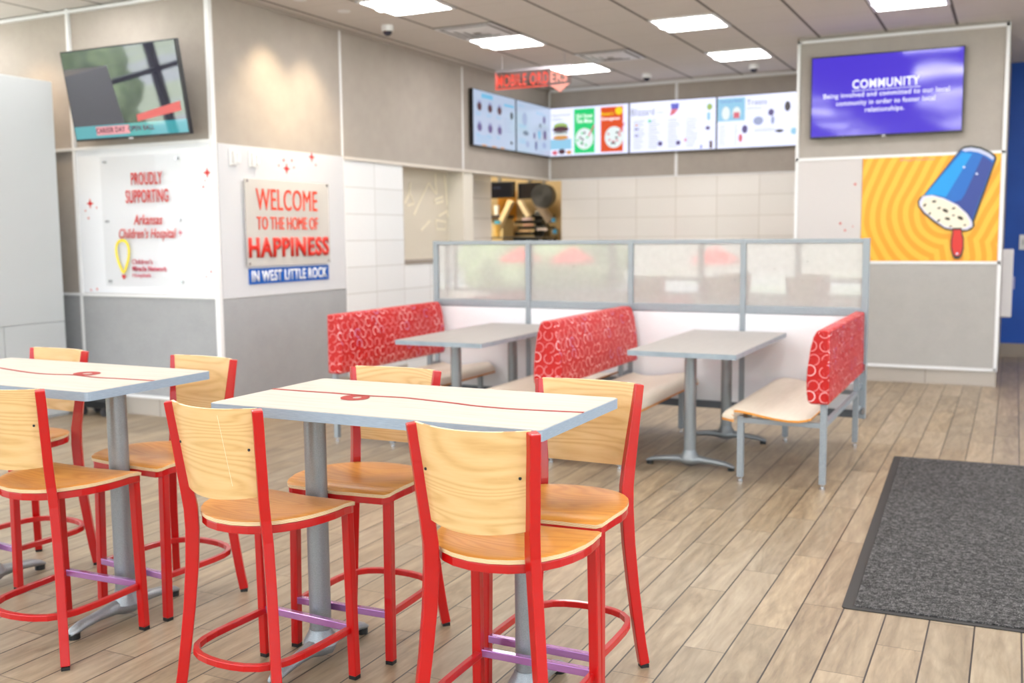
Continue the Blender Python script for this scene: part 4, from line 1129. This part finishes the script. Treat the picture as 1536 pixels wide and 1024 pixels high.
for k, (x, z, c) in enumerate(((-.05, 1.50, (196, 160, 120)), (.0, 1.585, (200, 150, 130)), (-.02, 1.67, (216, 190, 196)), (.22, 1.52, (230, 214, 214)))):
    B().box((x-.09, -.215, z-.014), (x+.07, -.19, z+.018)).build('tray_front', plain('tray_tone_%d' % k, c, .4), t, bevel=.004)
B().box((.04, -.12, 1.42), (.2, .1, 1.79)).build('tower', BM, t, bevel=.02)
for (x0, z0, x1, z1, w, c) in ((-6.50, 1.93, -6.74, 1.5, .07, (226, 202, 158)), (-6.36, 1.93, -6.22, 1.70, .06, (222, 202, 168)), (-6.08, 1.90, -5.88, 1.63, .11, (142, 126, 112))):
    B().sweep([(x0+6.3, -.36, z0), (x1+6.3, -.36, z1)], .10, w, (0, 1, 0)).build('chute', plain('chute_%d' % c[0], c, .4), t, bevel=.004)
for x, z in ((-5.82, 1.62), (-5.80, 1.46)): B().cyl((x+6.3, -.4, z), .03, .06, 16).build('nozzle', plain('nozzle_blue', (70, 160, 220), .4), t, smooth=40)
t = thing('drink_cup', 'blue and yellow cup beside the black kitchen machine', 'cup', (-6.58, K-.95, 1.42))
B().lathe((0, 0, 0), [(.035, 0), (.045, .18), (.0, .18)], 18).build('cup_body', plain('cup_yellow', (220, 176, 90), .4), t, smooth=40)
B().cyl((0, 0, .18), .048, .05, 18).build('lid', plain('cup_lid_blue', (90, 180, 210), .4), t, smooth=40)
t = thing('prep_shelf', 'steel prep shelf along the kitchen pass', 'shelf', (-6.35, K-.85, 0))
B().box((-.6, -.2, 1.40), (.5, .28, 1.42)).build('board', STEEL, t)
for x in (-.57, .47):
    for y in (-.17, .25): B().box((x-.015, y-.015, 0), (x+.015, y+.015, 1.40)).build('leg', STEEL, t)

# ------------------------------------------------------------------ light
w = bpy.data.worlds.new('sky'); SC.world = w; w.use_nodes = True
bg = w.node_tree.nodes['Background']; bg.inputs[0].default_value = (.80, .90, 1, 1); bg.inputs[1].default_value = 5.0
def light(kind, name, loc, energy, color, **k):
    d = bpy.data.lights.new(name, kind); d.energy = energy; d.color = color
    for a, v in k.items(): setattr(d, a, v)
    o = bpy.data.objects.new(name, d); COL.objects.link(o); o.location = loc; return o
sun = light('SUN', 'sun', (0, 0, 20), 22.0, (1, .98, .95), angle=.01)
sun.rotation_euler = Vector((.35, -.55, -.9)).to_track_quat('-Z', 'Y').to_euler()
for x, y, e in ((-5.12, 7.22, 85), (-5.17, 6.7, 85)):
    s_ = light('SPOT', 'downlight_beam', (x, y, HC-.02), e, (1, .80, .52), spot_size=math.radians(80), spot_blend=1.0, shadow_soft_size=.05)
    s_.rotation_euler = Vector((-.28, 0, -1)).to_track_quat('-Z', 'Y').to_euler()
s_ = light('SPOT', 'cabinet_downlight_beam', (-7.4, 5.7, HC-.02), 50, (1, .74, .45), spot_size=math.radians(100), spot_blend=.9, shadow_soft_size=.04)
s_.rotation_euler = (0, 0, 0)
light('AREA', 'kitchen_light', (-7.0, 12.3, 2.9), 85, (1, .88, .66), size=1.2)
# portals guide sampling through the window walls (they emit nothing themselves)
for loc, d_, wd_ in (((-3.3, -2.98, 1.72), (0, 1, 0), 13.4), ((3.38, 2.25, 1.72), (-1, 0, 0), 10.4), ((-9.98, 1.55, 1.72), (1, 0, 0), 9.1)):
    o = light('AREA', 'window_portal', loc, 1, (1, 1, 1), shape='RECTANGLE', size=wd_, size_y=2.7)
    o.rotation_euler = Vector(d_).to_track_quat('-Z', 'Y').to_euler(); o.data.cycles.is_portal = True

SC.view_settings.view_transform = 'Standard'; SC.view_settings.look = 'None'
SC.view_settings.gamma = 1; SC.view_settings.use_curve_mapping = False
SC.view_settings.exposure = 0.02
SC.cycles.max_bounces = 8; SC.cycles.sample_clamp_indirect = 6
